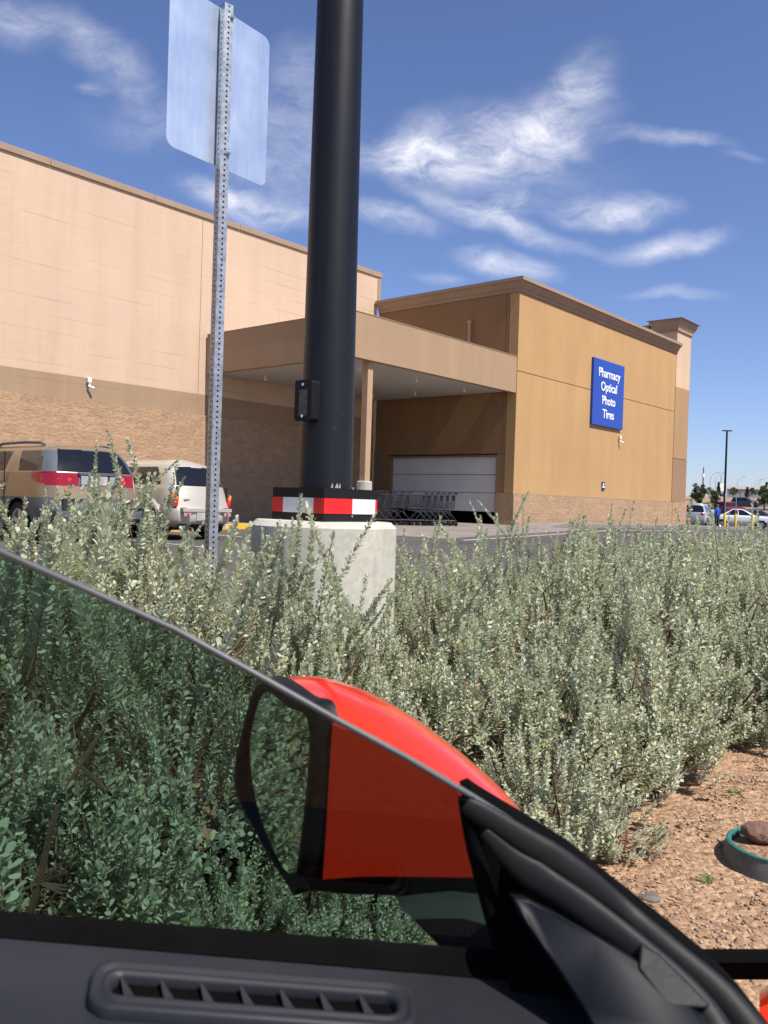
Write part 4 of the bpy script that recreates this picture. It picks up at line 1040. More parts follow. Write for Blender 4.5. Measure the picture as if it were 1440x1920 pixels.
for row, q in enumerate((1.95, 2.65, 3.35, 4.0)):
    r = -2.6 + (row % 2) * .33
    while r < 34:
        near_ = r < 9
        spots.append((q + rnd.uniform(-.12, .12), r + rnd.uniform(-.14, .14))); r += (.60 if r < 6 else .72 if r < 14 else 1.0)
for q, r in spots:
    p = QR(q, r)
    if p.y < .95 or (p.x / max(p.y, .1) < -.85): continue
    px, dep = pxof(Vector((p.x, p.y, .8)))
    if px > 1640 or px < -520: continue
    if (p.x - pc.x) ** 2 + (p.y - pc.y) ** 2 < .62 ** 2: continue
    if px > 1060 and p.y < 3.1 : continue
    g0 = gz(p.x, p.y)
    # wanted height of the leafy mass in the photo, by where the shrub stands
    if px < 340: ht = .92 if dep > 2.6 else .85
    elif px < 480: ht = .78
    elif px < 760: ht = .70 if dep < 4.2 else .58
    elif px < 1060: ht = .70 if dep < 4.5 else .66
    else: ht = .84 if dep > 4.6 else .74
    if 300 < px < 480 and dep > 4.3: ht = .62
    zmax = 1.25 - (lambda yy_: (yy_ - 955) / F * dep)(1045 if px < 330 else 1120 if px < 480 else 1130 if px < 760 else 1085 if px < 1060 else 1012)
    ht = max(.5, min(ht, (zmax - g0) / .9 if dep > 2.2 else ht))
    ht = min(ht, 1.15)
    ht *= rnd.uniform(.9, 1.06)
    if px < 480 and dep < 3.2: lab = G1
    elif px < 330: lab = G4
    elif px < 740: lab = G5
    elif dep < 8: lab = G2
    else: lab = G3
    sc = min(1.08, max(.82, ht / .92 + .1)) * rnd.uniform(.95, 1.05)
    put(q, r, sc, ht / .9, *lab)
for px, dep, sc, hz_, lab in (
    (1090, 3.35, .78, .66, ('round silver shrub at the front edge of the hedge directly behind the red mirror', None)),
    (1215, 3.85, .80, .68, ('silver shrub at the hedge front with litter below, between mirror and valve box', None)),
    (1335, 4.45, .85, .72, G2), (1450, 5.0, .9, .76, G2), (1030, 3.0, .6, .5, G2),
    (640, 2.15, .5, .42, G1), (500, 2.05, .55, .5, G1), (745, 2.4, .5, .36, G2), (560, 3.55, .62, .66, G5), (690, 3.75, .62, .66, G5), (500, 3.4, .6, .72, G5)):
    p = P(px, 950, dep); put(0, 0, sc, hz_, lab[0], lab[1], None, p.x, p.y)
for px, top, dep, var, lab in ((186, 802, 4.1, 6, ('tallest spiky shrub, its central plume rising before the tan SUV tail lights', None)), (8, 868, 3.6, 6, G4), (70, 905, 4.3, 7, G4), (300, 925, 4.6, 7, G4), (590, 922, 3.5, 7, ('slender pale plume standing directly before the round concrete foot', None)),
    (510, 962, 3.6, 7, G5), (472, 985, 3.5, 7, G5), (545, 1050, 3.5, 7, G5), (645, 1050, 3.6, 7, G5), (690, 1080, 3.7, 7, G5), (215, 880, 4.4, 7, G4), (110, 900, 3.9, 6, G4), (250, 950, 4.0, 6, G4), (335, 985, 4.2, 7, G4), (482, 1000, 3.75, 1, G5), (562, 1062, 3.8, 0, G5), (650, 1075, 3.85, 1, G5), (715, 1110, 3.9, 2, G5), (60, 930, 3.9, 1, G4), (150, 960, 4.1, 0, G4), (262, 1000, 4.1, 1, G4), (20, 935, 3.2, 0, G4), (330, 1010, 4.0, 2, G4), (1425, 1200, 4.7, 4, G2), (1440, 1100, 5.6, 3, G2), (975, 915, 6.2, 6, G2), (862, 962, 4.3, 7, G2), (760, 985, 4.9, 7, G2), (1075, 970, 7.5, 6, G2), (925, 985, 5.4, 6, G2)):
    p = P(px, 950, dep); zt_ = P(px, top, dep).z - gz(p.x, p.y); put(0, 0, min(1.15, max(.8, zt_ / TOPS[var])), zt_ / TOPS[var], lab[0], lab[1], var, p.x, p.y)
p = on_z(1150, 1585, .02)
o = put(0, 0, .34, .26, 'smallest sprig of silver shrub sprawling low on the bare dirt', None, 0, p.x, p.y)
print('shrubs', len(PLACED))

# ------------------------------------------------------------------ cars (lofted bodies; rows run up the side, stations run forward)
def catmull(vals, n):
    v = np.array(vals, float); out = []
    for i in range(len(v) - 1):
        p0, p1, p2, p3 = v[max(i - 1, 0)], v[i], v[i + 1], v[min(i + 2, len(v) - 1)]
        for k in range(n):
            t = k / n; out.append(.5 * (2 * p1 + (p2 - p0) * t + (2 * p0 - 5 * p1 + 4 * p2 - p3) * t * t + (3 * p1 - p0 - 3 * p2 + p3) * t ** 3))
    out.append(v[-1]); return np.array(out)
def car_shell(spec, ns=30, nr=3, K=16):
    """rows: z, half width, rear y, front y, corner rounding at the two ends."""
    rows = catmull(spec['rows'], nr); L = spec['L']; nrow = len(rows)
    ts = np.array([0, .006, .016, .034, .06] + list(np.linspace(.09, .91, ns)) + [.94, .966, .984, .994, 1.0])
    G = {}
    def wf(t, j):   # plan taper
        e = min(t, 1 - t); lo = 1 - (spec.get('round', .16) if t < .5 else .2) * (1 - min(1, e / .075)) ** 2.2
        arch = spec.get('plan', .03); return lo * (1 - arch * (abs(t - .5) * 2) ** 2)
    P_ = np.zeros((len(ts), nrow, 3))
    for i, t in enumerate(ts):
        for j in range(nrow):
            z, w_, y0, y1 = rows[j]
            P_[i, j] = (w_ * wf(t, j), y0 + (y1 - y0) * t, z)
    faces = {}
    def emit(key, pts):
        if key is None: return
        faces.setdefault(key, []).append([Vector(p) for p in pts])
    cls = spec['cls']
    def side_key(k_, c_): return k_ if k_ is None or not k_.startswith(('glass', 'dpillar', 'lamp', 'head')) else k_ + '/' + ('l' if c_[0] < 0 else 'r')
    for sgn in (1, -1):
        for i in range(len(ts) - 1):
            for j in range(nrow - 1):
                q = [P_[i, j], P_[i + 1, j], P_[i + 1, j + 1], P_[i, j + 1]]
                q = [np.array((p[0] * sgn, p[1], p[2])) for p in q]
                c = sum(q) / 4; emit(side_key(cls('side', c, j / nr, ts[i] / 2 + ts[i + 1] / 2, sgn), c), q if sgn > 0 else q[::-1])
    for end, i in (('rear', 0), ('front', len(ts) - 1)):
        bl = spec.get('bulge', .05) * (-1 if end == 'rear' else 1)
        grid = []
        for j in range(nrow):
            w_, y, z = P_[i, j]
            grid.append([np.array((-w_ + 2 * w_ * k / K, y + bl * (1 - (2 * k / K - 1) ** 2), z + (.02 * (1 - (2 * k / K - 1) ** 2) if j > nrow * .8 else 0))) for k in range(K + 1)])
        for j in range(nrow - 1):
            for k in range(K):
                q = [grid[j][k], grid[j][k + 1], grid[j + 1][k + 1], grid[j + 1][k]]
                c = sum(q) / 4; emit(side_key(cls(end, c, j / nr, (k + .5) / K, 0), c), q if end == 'rear' else q[::-1])
    # roof between the two top rows, crowned, matching the end bulge
    for i in range(len(ts) - 1):
        def rp(i_, k):
            w_, y, z = P_[i_, -1]; u = 1 - (2 * k / K - 1) ** 2
            e = spec.get('bulge', .05) * (-max(0, 1 - ts[i_] / .09) + max(0, 1 - (1 - ts[i_]) / .09))
            return np.array((-w_ + 2 * w_ * k / K, y + e * u, z + u * (.02 + spec.get('crown', .045) * min(1, min(ts[i_], 1 - ts[i_]) / .12))))
        for k in range(K):
            q = [rp(i, k), rp(i, k + 1), rp(i + 1, k + 1), rp(i + 1, k)]
            emit(cls('roof', sum(q) / 4, 99, ts[i], 0), q)
    return faces
def face_mesh(name, qs, mat, parent, smooth=True):
    mb = MB()
    for q in qs: mb.add(q, [(0, 1, 2, 3)])
    ob = mb.build(name, mat, parent)
    bm = bmesh.new(); bm.from_mesh(ob.data); bmesh.ops.remove_doubles(bm, verts=bm.verts, dist=.0015); bmesh.ops.recalc_face_normals(bm, faces=bm.faces); bm.to_mesh(ob.data); bm.free()
    if smooth:
        ob.data.polygons.foreach_set('use_smooth', [True] * len(ob.data.polygons))
        try: ob.data.set_sharp_from_angle(angle=rad(42))
        except Exception: pass
    return ob
M['car_glass'] = pm('dark_privacy_glass', (.008, .009, .012), .04, .1, 2, spec=.6)
M['lamp_red'] = pm('red_lamp_lens', (.25, .005, .010), .12, .15, 12, spec=.6, coat=.5)
M['lamp_red2'] = pm('bright_red_lamp_cell', (.75, .02, .02), .15, .1, 12, coat=.5)
M['lamp_amber'] = pm('amber_lamp_lens', (.80, .22, .01), .15, .1, 10, coat=.5)
M['lamp_clear'] = pm('clear_lamp_lens', (.30, .31, .32), .15, .1, 10, coat=.5)
M['grey_clad'] = pm('grey_blue_cladding', (.075, .092, .108), .5, .06, 3)
def paint(name, col): return pm(name, col, .35, .03, 2, metal=.35, spec=.5, coat=.5)
M['tan_paint'] = paint('tan_metallic_paint', (.27, .195, .115)); M['champ'] = paint('champagne_metallic_paint', (.52, .475, .39))
M['arch'] = M['dark_inside']
def wheel(car_, x, y, r, w_, sgn):
    o = MB().lathe([(r * .66, -w_ / 2 + .01), (r * .93, -w_ / 2), (r, -w_ * .3), (r, w_ * .3), (r * .93, w_ / 2), (r * .66, w_ / 2 - .02), (r * .62, w_ / 2 - .05)], (0, 0, 0), 28, cap=False).build('wheel', M['tyre'], car_, smooth=True, angle=50)
    rm_ = MB()
    rm_.lathe([(r * .67, w_ / 2 - .012), (r * .60, w_ / 2 - .03), (r * .58, w_ / 2 - .09), (.0, w_ / 2 - .09)], (0, 0, 0), 28, cap=False)
    for k in range(5):
        a = 2 * math.pi * k / 5; R = Matrix.Rotation(a, 3, 'Z')
        rm_.add([R @ Vector(p) for p in ((.02, -.035, w_ / 2 - .03), (r * .62, -.045, w_ / 2 - .035), (r * .62, .045, w_ / 2 - .035), (.02, .035, w_ / 2 - .03))], [(0, 1, 2, 3)])
    rm_.lathe([(.06, w_ / 2 - .03), (.055, w_ / 2 - .015), (0, w_ / 2 - .012)], (0, 0, 0), 14, cap=False)
    rim = rm_.build('rim', M['alloy'], o, smooth=True, angle=40)
    o.matrix_local = Matrix.Translation((x * sgn, y, r)) @ Matrix.Rotation(rad(90 * sgn), 4, 'Y'); return o
M['alloy'] = pm('silver_alloy', (.5, .5, .5), .3, .05, 4, metal=.8)
def lip(car_, x, y, r, mat, tr=.03, name='arch_lip', z0=0, nx=0):
    pts = [(x + .0, y + r * math.cos(a), z0 + r * math.sin(a)) for a in [rad(-18 + k * 216 / 20) for k in range(21)]]
    return MB().tube(pts, tr, 8).build(name, mat, car_, smooth=True)
def make_car(name, loc, rz, spec, label, cat='car', group=None, detail=True):
    t = thing(name, loc, label, cat, group, rz)
    fc = car_shell(spec, spec.get('ns', 30), spec.get('nr', 3), spec.get('K', 16))
    for key, qs in fc.items():
        nm, mt = spec['parts'][key.split('/')[0]]; face_mesh(nm, qs, M[mt], t)
    for (y, r) in spec['wheels']:
        for sgn in (1, -1):
            wheel(t, spec['track'] / 2, y, r, .22, sgn)
    for (y, r) in spec['wheels']:
        for sgn in (1, -1):
            liner = MB(); ring = [(y + (r + .075) * math.cos(a), r + (r + .075) * math.sin(a)) for a in [rad(k * 20) for k in range(18)]]
            liner.loft([[Vector((sgn * (spec['track'] / 2 - .25), a, max(.14, b))) for a, b in ring], [Vector((sgn * (spec['track'] / 2 + .075), a, max(.14, b))) for a, b in ring]], True, False)
            liner.add([Vector((sgn * (spec['track'] / 2 - .25), a, max(.14, b))) for a, b in ring], [tuple(range(18))])
            liner.build('wheel_housing', M['arch'], t)
    MB().bx(-spec['track'] / 2 + .15, spec['track'] / 2 - .15, .25, spec['L'] - .3, .2, .42).build('underbody', M['arch'], t)
    return t
def in_arch(spec, c):
    for y, r in spec['wheels']:
        if (c[1] - y) ** 2 + (c[2] - r) ** 2 < (r + .06) ** 2: return True
    return False

# tan SUV: rows (z, half width, y at rear, y at front)
SUV = dict(L=4.74, track=1.62, wheels=((1.02, .36), (3.87, .36)), round=.20, plan=.03, bulge=.10, crown=.05, ns=130, nr=9, K=28,
    rows=[(.30, .80, .22, 4.6), (.42, .90, .02, 4.72), (.62, .935, .0, 4.74), (.78, .935, .03, 4.72), (.95, .925, .07, 4.66), (1.19, .90, .12, 4.3), (1.24, .885, .135, 3.7), (1.45, .80, .25, 3.3), (1.63, .70, .42, 2.95), (1.69, .62, .5, 2.8)])
def suv_cls(where, c, j, t, sgn):
    x, y, z = c
    if where == 'roof': return 'body' if y > .72 or z < 0 else 'spoiler' if abs(x) < .30 and y < .62 else 'body'
    if where == 'side':
        if in_arch(SUV, c): return None
        if z < .80: return 'clad'
        if 1.235 < z < 1.60:
            u = (z - 1.24) / .36
            if .30 + .29 * u < y < 1.22 + .10 * u - .12 * (1 - u): return 'glassq'
            if 1.62 < y < 2.62 - .1 * u: return 'glass1'
            if 2.74 - .1 * u < y < 3.55 - .75 * u: return 'glass2'
            if y <= .30 + .29 * u: return 'dpillar'
        if .99 < z < 1.235 and y < .62 - .42 * max(0, (1.12 - z) / .13): return 'lampl' if sgn < 0 else 'lampr'
        return 'body'
    if where == 'rear':
        if z < .80: return 'clad'
        if 1.00 < z < 1.225:
            if abs(x) < .34: return 'plate'
            return 'lampl' if x < 0 else 'lampr'
        if 1.235 < z < 1.625 and abs(x) < .80: return 'rearglass'
        if z >= 1.235 and z < 1.63: return 'dpillarx'
        return 'body'
    if where == 'front':
        if z < .62: return 'clad'
        if z > 1.25 and z < 1.64 and abs(x) < .75: return 'windscreen'
        return 'body'
SUV['cls'] = suv_cls
SUV['parts'] = dict(body=('body', 'tan_paint'), clad=('cladding', 'grey_clad'), glassq=('side_window', 'car_glass'), glass1=('side_window', 'car_glass'), glass2=('side_window', 'car_glass'), dpillar=('rear_pillar', 'grey_clad'), dpillarx=('rear_pillar', 'grey_clad'),
    lampl=('tail_light', 'lamp_red'), lampr=('tail_light', 'lamp_red'), plate=('plate_recess', 'grey_clad'), rearglass=('rear_window', 'car_glass'), windscreen=('windscreen', 'car_glass'), spoiler=('brake_light', 'lamp_red2'))
HV = math.atan2(V.y, V.x) - math.pi / 2
def place_rear(px, dep, dz=0, turn=0):
    p = P(px, 950, dep); return Vector((p.x, p.y, gz(p.x, p.y) + dz)), HV + rad(turn)
loc, rz = place_rear(184, 14.45, 0, -1)
suv = make_car('parked_suv', loc, rz, SUV, 'tan SUV with wide red tail light band and grey cladding parked at the wall', 'car')
def on_rear(mbs, name, mat, parent): return mbs.build(name, mat, parent, bevel=.004)
pl = MB().bx(-.36, .36, .0, .06, 1.195, 1.235).bx(-.36, .36, .0, .045, 1.0, 1.02); on_rear(pl, 'plate_trim', M['grey_clad'], suv)
on_rear(MB().bx(-.155, .155, -.012, .03, 1.03, 1.18), 'number_plate', M['white_line'], suv)
for s_ in (-1, 1):
    on_rear(MB().bx(s_ * .2, s_ * .33, -.016, .03, 1.03, 1.18), 'reversing_light', M['lamp_clear'], suv)
    for q_ in (.50, .66): on_rear(MB().lathe([(.045, 0), (.03, .008)], (0, 0, 0), 12), 'lamp_cell', M['lamp_red2'], suv).matrix_local = Matrix.Translation((s_ * q_, .055 + .05 * (q_ > .6), 1.10)) @ Matrix.Rotation(rad(90), 4, 'X')
on_rear(MB().bx(-.66, .66, -.055, .05, .60, .79), 'bumper_recess', pm('dark_bumper_recess', (.018, .019, .021), .6), suv)
on_rear(MB().bx(-.80, .80, -.105, .10, .46, .59), 'bumper_step', M['grey_clad'], suv)
MB().tube([(-.1, .09, 1.235), (.25, .10, 1.255), (.42, .12, 1.25)], .012, 6).build('wiper', M['rubber'], suv)
for s_ in (-1, 1):
    MB().tube([(s_ * .63, .7, 1.69), (s_ * .63, .82, 1.735), (s_ * .64, 1.4, 1.755), (s_ * .64, 2.3, 1.745), (s_ * .63, 2.5, 1.69)], .026, 8).build('roof_rail', M['grey_clad'], suv, smooth=True)
    MB().box((s_ * .945, 1.75, 1.06), (.035, .2, .035)).build('door_handle', M['chrome'], suv, bevel=.01)
    MB().bx(s_ * .922, s_ * .94, 1.52, 1.532, .5, 1.58).build('door_gap', M['rubber'], suv)
MB().bx(-.60, -.50, -.012, .1, .86, .94).build('sticker', M['lamp_amber'], suv)

# champagne retro hatchback
PT = dict(L=4.29, track=1.50, wheels=((.78, .325), (3.4, .325)), round=.18, plan=.05, bulge=.10, crown=.06, ns=120, nr=9, K=28,
    rows=[(.26, .70, .2, 4.15), (.36, .80, .02, 4.27), (.55, .835, .0, 4.29), (.68, .83, .04, 4.25), (.85, .81, .09, 4.1), (1.02, .775, .15, 3.75), (1.10, .745, .18, 3.35), (1.32, .68, .29, 2.95), (1.49, .58, .44, 2.6), (1.555, .49, .56, 2.4)])
def pt_cls(where, c, j, t, sgn):
    x, y, z = c
    if where == 'side':
        if in_arch(PT, c): return None
        if 1.10 < z < 1.46:
            u = (z - 1.1) / .36
            if .52 + .26 * u * u < y < 1.42: return 'glassq'
            if 1.48 < y < 2.22: return 'glass1'
            if 2.3 < y < 3.05 - .55 * u: return 'glass2'
        return 'body'
    if where == 'rear':
        if z < .335: return 'under'
        if 1.085 < z < 1.47 and abs(x) < .60 - .14 * (z - 1.08) / .4: return 'rearglass'
        if z < .645: return 'bumper'
        return 'body'
    if where == 'front':
        if 1.12 < z < 1.5 and abs(x) < .62: return 'windscreen'
        return 'body'
    return 'body'
PT['cls'] = pt_cls
PT['parts'] = dict(body=('body', 'champ'), bumper=('bumper', 'champ'), under=('underside', 'arch'), glassq=('side_window', 'car_glass'), glass1=('side_window', 'car_glass'), glass2=('side_window', 'car_glass'), rearglass=('rear_window', 'car_glass'), windscreen=('windscreen', 'car_glass'))
loc, rz = place_rear(384, 17.1, 0, 2)
pt = make_car('parked_hatchback', loc, rz, PT, 'champagne retro hatchback with round fenders parked beside the tan SUV', 'car')
# swollen rear fenders, teardrop lamps, bumper furniture
for s_ in (-1, 1):
    rr = []
    for k in range(15):
        a = rad(-8 + k * 196 / 14); row = []
        for out, dr_ in ((-.06, .10), (.035, .075), (.06, .035), (.055, .0), (.0, -.01)):
            row.append(Vector((s_ * (.80 + out), .78 + (.385 + dr_) * math.cos(a) * 1.0, .325 + (.385 + dr_ * 1.6) * math.sin(a))))
        rr.append(row)
    MB().loft(rr, False, False).build('fender', M['champ'], pt, smooth=True, angle=80)
    tl = MB(); rings = []
    for k_, out in ((1.0, 0), (.96, .016), (.7, .034), (.35, .042)):
        rings.append([Vector((s_ * (.695 + .075 * k_ * math.cos(a) * (1 if math.sin(a) < .2 else .8)), .055 - out + .12 * max(0, math.cos(a)) * k_, .795 + .145 * k_ * math.sin(a) + .03 * k_ * math.cos(a))) for a in [rad(k * 20) for k in range(18)]])
    lamp = tl.loft(rings).build('tail_light', M['lamp_red2'], pt, smooth=True, angle=60)
    rings = [[Vector((p.x + s_ * .012, p.y - .004, .855 + (p.z - .795) * .5)) for p in r] for r in rings]
    MB().loft(rings).build('indicator', M['lamp_amber'], lamp, smooth=True, angle=60)
    on_rear(MB().bx(s_ * .42, s_ * .60, -.11, -.0, .485, .555), 'lamp_pocket', M['lamp_clear'], pt)
    on_rear(MB().bx(s_ * .47, s_ * .53, -.118, -.0, .49, .55), 'reflector', M['lamp_red2'], pt)
    MB().box((s_ * .83, 1.62, .96), (.04, .16, .03)).build('door_handle', M['chrome'], pt, bevel=.01)
    MB().bx(s_ * .755, s_ * .84, 1.44, 1.45, .42, 1.1).build('door_gap', M['rubber'], pt)
on_rear(MB().bx(-.62, .62, -.115, .05, .575, .645), 'bumper_lip', M['champ'], pt)
on_rear(MB().bx(-.28, .28, -.105, .05, .40, .565), 'plate_recess', M['champ'], pt)
on_rear(MB().bx(-.16, .16, -.11, .0, .41, .545), 'number_plate', M['white_line'], pt)
MB().tube([(-.12, .02, .885), (.12, .02, .885)], .012, 8).build('tailgate_handle', M['chrome'], pt)
MB().tube([(-.5, .0, .27), (-.5, .3, .29)], .035, 10).build('exhaust_tip', M['alloy'], pt)
on_rear(MB().bx(-.50, -.38, .005, .1, .80, .83), 'badge', M['alloy'], pt)
gp_ = MB()
for s_ in (-1, 1): gp_.bx(s_ * .622, s_ * .616, .05, .14, .67, 1.08)
gp_.bx(-.6, .6, -.02, .1, .650, .656); gp_.build('tailgate_gap', M['rubber'], pt)

# ------------------------------------------------------------------ shopping carts
M['cart_wire'] = pm('grey_cart_wire', (.062, .064, .068), .4, .1, 5, metal=.3)
def make_cart():
    t = thing('shopping_cart', (0, 0, 0), 'x', 'shopping cart')
    # x forward (nose), y across; basket wider at the handle end
    fr = MB()
    for s_ in (-1, 1):
        fr.tube([(-.42, s_ * .26, 1.0), (-.36, s_ * .26, .93), (-.30, s_ * .25, .55), (-.18, s_ * .24, .42), (-.42, s_ * .25, .16), (.38, s_ * .16, .16), (.42, s_ * .16, .14)], .016, 6)
        fr.tube([(-.18, s_ * .24, .42), (.15, s_ * .19, .47)], .010, 6); fr.tube([(.1, s_ * .2, .16), (-.12, s_ * .235, .44)], .009, 6)
    fr.tube([(-.42, -.25, .16), (-.42, .25, .16)], .010, 6); fr.tube([(.38, -.16, .16), (.38, .16, .16)], .010, 6)
    fr.build('frame', M['cart_wire'], t, smooth=True)
    bk_ = MB(); n = 9
    def pt_(u, s_, z_): return Vector((-.34 + u * (.86 - .10 * (1 - z_)), s_ * (.265 - .085 * u - .02 * (1 - z_)), .52 + .06 * u + z_ * (.40 - .06 * u)))
    for s_ in (-1, 1):
        for k in range(n + 1): bk_.tube([pt_(k / n, s_, 0), pt_(k / n, s_, 1)], .006, 4)
        for z_ in (0, .2, .4, .6, .8, 1): bk_.tube([pt_(0, s_, z_), pt_(1, s_, z_)], .012 if z_ == 1 else .006, 5)
    for k in range(7):
        y = -1 + 2 * k / 6
        bk_.tube([pt_(1, 1, 0) * 1 if False else Vector((pt_(1, 1, 0).x, y * pt_(1, 1, 0).y, pt_(1, 1, 0).z)), Vector((pt_(1, 1, 1).x, y * pt_(1, 1, 1).y, pt_(1, 1, 1).z))], .0035, 4)
        bk_.tube([Vector((pt_(0, 1, 0).x, y * pt_(0, 1, 0).y, .52)), Vector((pt_(1, 1, 0).x, y * pt_(1, 1, 0).y, .58))], .0035, 4)
        bk_.tube([Vector((pt_(0, 1, 0).x, y * pt_(0, 1, 0).y, .52)), Vector((-.36, y * .262, .92))], .0035, 4)
    for u in (0, .33, .66, 1): bk_.tube([pt_(u, 1, 0), pt_(u, -1, 0)], .004, 4)
    bk_.tube([pt_(1, 1, 1), pt_(1, -1, 1)], .008, 5)
    bk_.build('basket', M['cart_wire'], t)
    MB().tube([(-.42, -.27, 1.0), (-.42, .27, 1.0)], .018, 10).build('handle', M['navy'], t, smooth=True)
    MB().bx(-.37, -.32, -.2, .2, .78, .95).build('child_seat_flap', M['navy'], t, bevel=.01)
    for x, y in ((-.40, .25), (-.40, -.25), (.38, .16), (.38, -.16)):
        w_ = MB().lathe([(.02, -.014), (.06, -.014), (.062, 0), (.06, .014), (.02, .014)], (0, 0, 0), 14).build('wheel', M['rubber'], t, smooth=True)
        w_.matrix_local = Matrix.Translation((x, y, .062)) @ Matrix.Rotation(rad(90), 4, 'X')
        MB().tube([(x, y, .062), (x, y, .15)], .01, 6).build('fork', M['cart_wire'], t)
    return t
cart = make_cart()
cp_ = [(700 + k * 14.6, 25.9 + .00 * k) for k in range(4)] + [(774 + k * 11.0, 25.8) for k in range(6)]
cw = {0: 'leftmost shopping cart of the nested row, beside the black collar', 3: 'cart ending the left half of the nested row, blue flap showing', 4: 'cart starting the right half of the nested row under the canopy', 9: 'rightmost shopping cart of the nested row before the white door'}
for k, (px, dep) in enumerate(cp_):
    o = cart if k == 0 else copy_tree(cart); p = gp(px, dep); o.location = (p.x, p.y, p.z + .006); o.rotation_euler = (0, 0, rad(182 + (k * 37 % 5)))
    if k in cw: tag(o, cw[k], 'shopping cart', 'shopping carts under the canopy')
    else: tag(o, 'grey wire shopping cart in the middle of the nested row' + (' left half' if k < 4 else ' right half'), 'shopping cart', 'shopping carts under the canopy')

# ------------------------------------------------------------------ the far side of the lot
M['yellow_b'] = pm('yellow_bollard_paint', (.68, .44, .02), .5, .1, 6)
def bollard(px, dep, hs_, label):
    b = gp(px, dep); t = thing('bollard', b, label, 'bollard', 'yellow bollards with sign posts')
    MB().lathe([(.085, -.1), (.085, 1.02), (.06, 1.08), (0, 1.1)], (0, 0, 0), 16).build('bollard_post', M['yellow_b'], t, smooth=True)
    sp_ = MB().tube([(0, 0, 1.08), (0, 0, hs_)], .03, 8).build('signpost', M['galv'], t)
    MB().box((.0, .04, hs_ - .25), (.30, .01, .46), Matrix.Rotation(rad(68), 3, 'Z')).build('sign_plate', M['alu'], sp_)
bollard(1359.5, 56, 2.45, 'yellow bollard standing leftmost before the parked silver and white cars')
bollard(1380, 60, 2.55, 'yellow bollard in the middle, in front of the white car')
bollard(1411.5, 60, 2.6, 'yellow bollard standing rightmost, before the white car front wheel')
lp = gp(1358, 80); tl_ = thing('light_pole', lp, 'slim black double headed lamp pole far across the parking lot', 'lamp pole')
MB().tube([(0, 0, -.2), (0, 0, .7)], .3, 16).build('concrete_foot', M['concrete'], tl_)
hz_ = P(1366, 809, 80).z - lp.z
MB().tube([(0, 0, .7), (0, 0, hz_)], [.115, .085], 12).build('pole', M['black_metal'], tl_, smooth=True)
for s_ in (-1, 1): MB().box((s_ * .24, 0, hz_ + .06), (.40, .30, .10)).build('lamp_head', M['black_metal'], tl_, bevel=.02)

M['silver_p'] = paint('silver_paint', (.42, .44, .46)); M['white_p'] = pm('white_car_paint', (.75, .75, .74), .3, .02, 2, coat=.5); M['maroon_p'] = paint('maroon_paint', (.20, .012, .014)); M['dark_p'] = paint('dark_blue_paint', (.012, .018, .028)); M['jeep_p'] = paint('dark_blue_grey_paint', (.03, .045, .07))
SEDAN = dict(L=4.6, track=1.5, wheels=((.95, .32), (3.65, .32)), round=.15, plan=.05, bulge=.08, ns=26, nr=2, K=12,
    rows=[(.24, .74, .15, 4.5), (.40, .86, .02, 4.58), (.65, .88, .0, 4.6), (.92, .85, .10, 4.45), (.98, .80, .85, 3.3), (1.2, .69, 1.25, 2.85), (1.40, .58, 1.6, 2.4)])
WAG = dict(L=4.6, track=1.55, wheels=((.92, .36), (3.65, .36)), round=.1, plan=.04, bulge=.06, ns=26, nr=2, K=12,
    rows=[(.30, .76, .12, 4.5), (.45, .88, .02, 4.58), (.75, .90, .0, 4.6), (1.05, .88, .05, 4.4), (1.12, .85, .08, 3.6), (1.42, .76, .2, 3.0), (1.70, .62, .35, 2.7)])
def simple_cls(SP, zb0, zb1):
    def f(where, c, j, t, sgn):
        x, y, z = c
        if where == 'side' and in_arch(SP, c): return None
        if where in ('side', 'rear', 'front') and zb0 < z < zb1:
            if where == 'side':
                lo = [r for r in SP['rows']]; return ('glass' if t < .5 else 'glassf') if .08 < t < .92 and not .47 < t < .52 else 'body'
            if abs(x) < .72: return 'rearglass' if where == 'rear' else 'windscreen'
        if where == 'rear' and zb0 - .28 < z < zb0 - .05 and abs(x) > .56: return 'lamp'
        if where == 'front' and zb0 - .34 < z < zb0 - .14 and abs(x) > .5: return 'head'
        return 'body'
    return f
SEDAN['cls'] = simple_cls(SEDAN, .985, 1.37); WAG['cls'] = simple_cls(WAG, 1.13, 1.62)
def far_car(name, px, dep, rz, SP, pk, label):
    sp_ = dict(SP); sp_['parts'] = dict(body=('body', pk), glass=('side_window', 'car_glass'), glassf=('side_window', 'car_glass'), rearglass=('rear_window', 'car_glass'), windscreen=('windscreen', 'car_glass'), lamp=('tail_light', 'lamp_red'), head=('headlight', 'lamp_clear'))
    b = gp(px, dep); b.z += .005
    R = Matrix.Rotation(rad(rz), 3, 'Z'); b2 = b - R @ Vector((0, SP['L'] / 2, 0)); 
    return make_car(name, b2, rad(rz), sp_, label, 'car', 'cars parked across the far lot')
far_car('parked_wagon', 1308, 60, -28, WAG, 'silver_p', 'grey wagon parked just past the corner of the store')
far_car('parked_sedan', 1392, 64, -115, SEDAN, 'white_p', 'white sedan parked behind the yellow bollards')
far_car('parked_sedan', 1424, 76, -100, SEDAN, 'dark_p', 'dark blue sedan at the right edge behind the white sedan')
far_car('parked_suv', 1368, 110, -60, WAG, 'maroon_p', 'maroon SUV driving on the lane beyond the white sedan')
far_car('parked_suv', 1398, 146, -130, WAG, 'jeep_p', 'dark blue boxy SUV on the road near the grey warehouse')

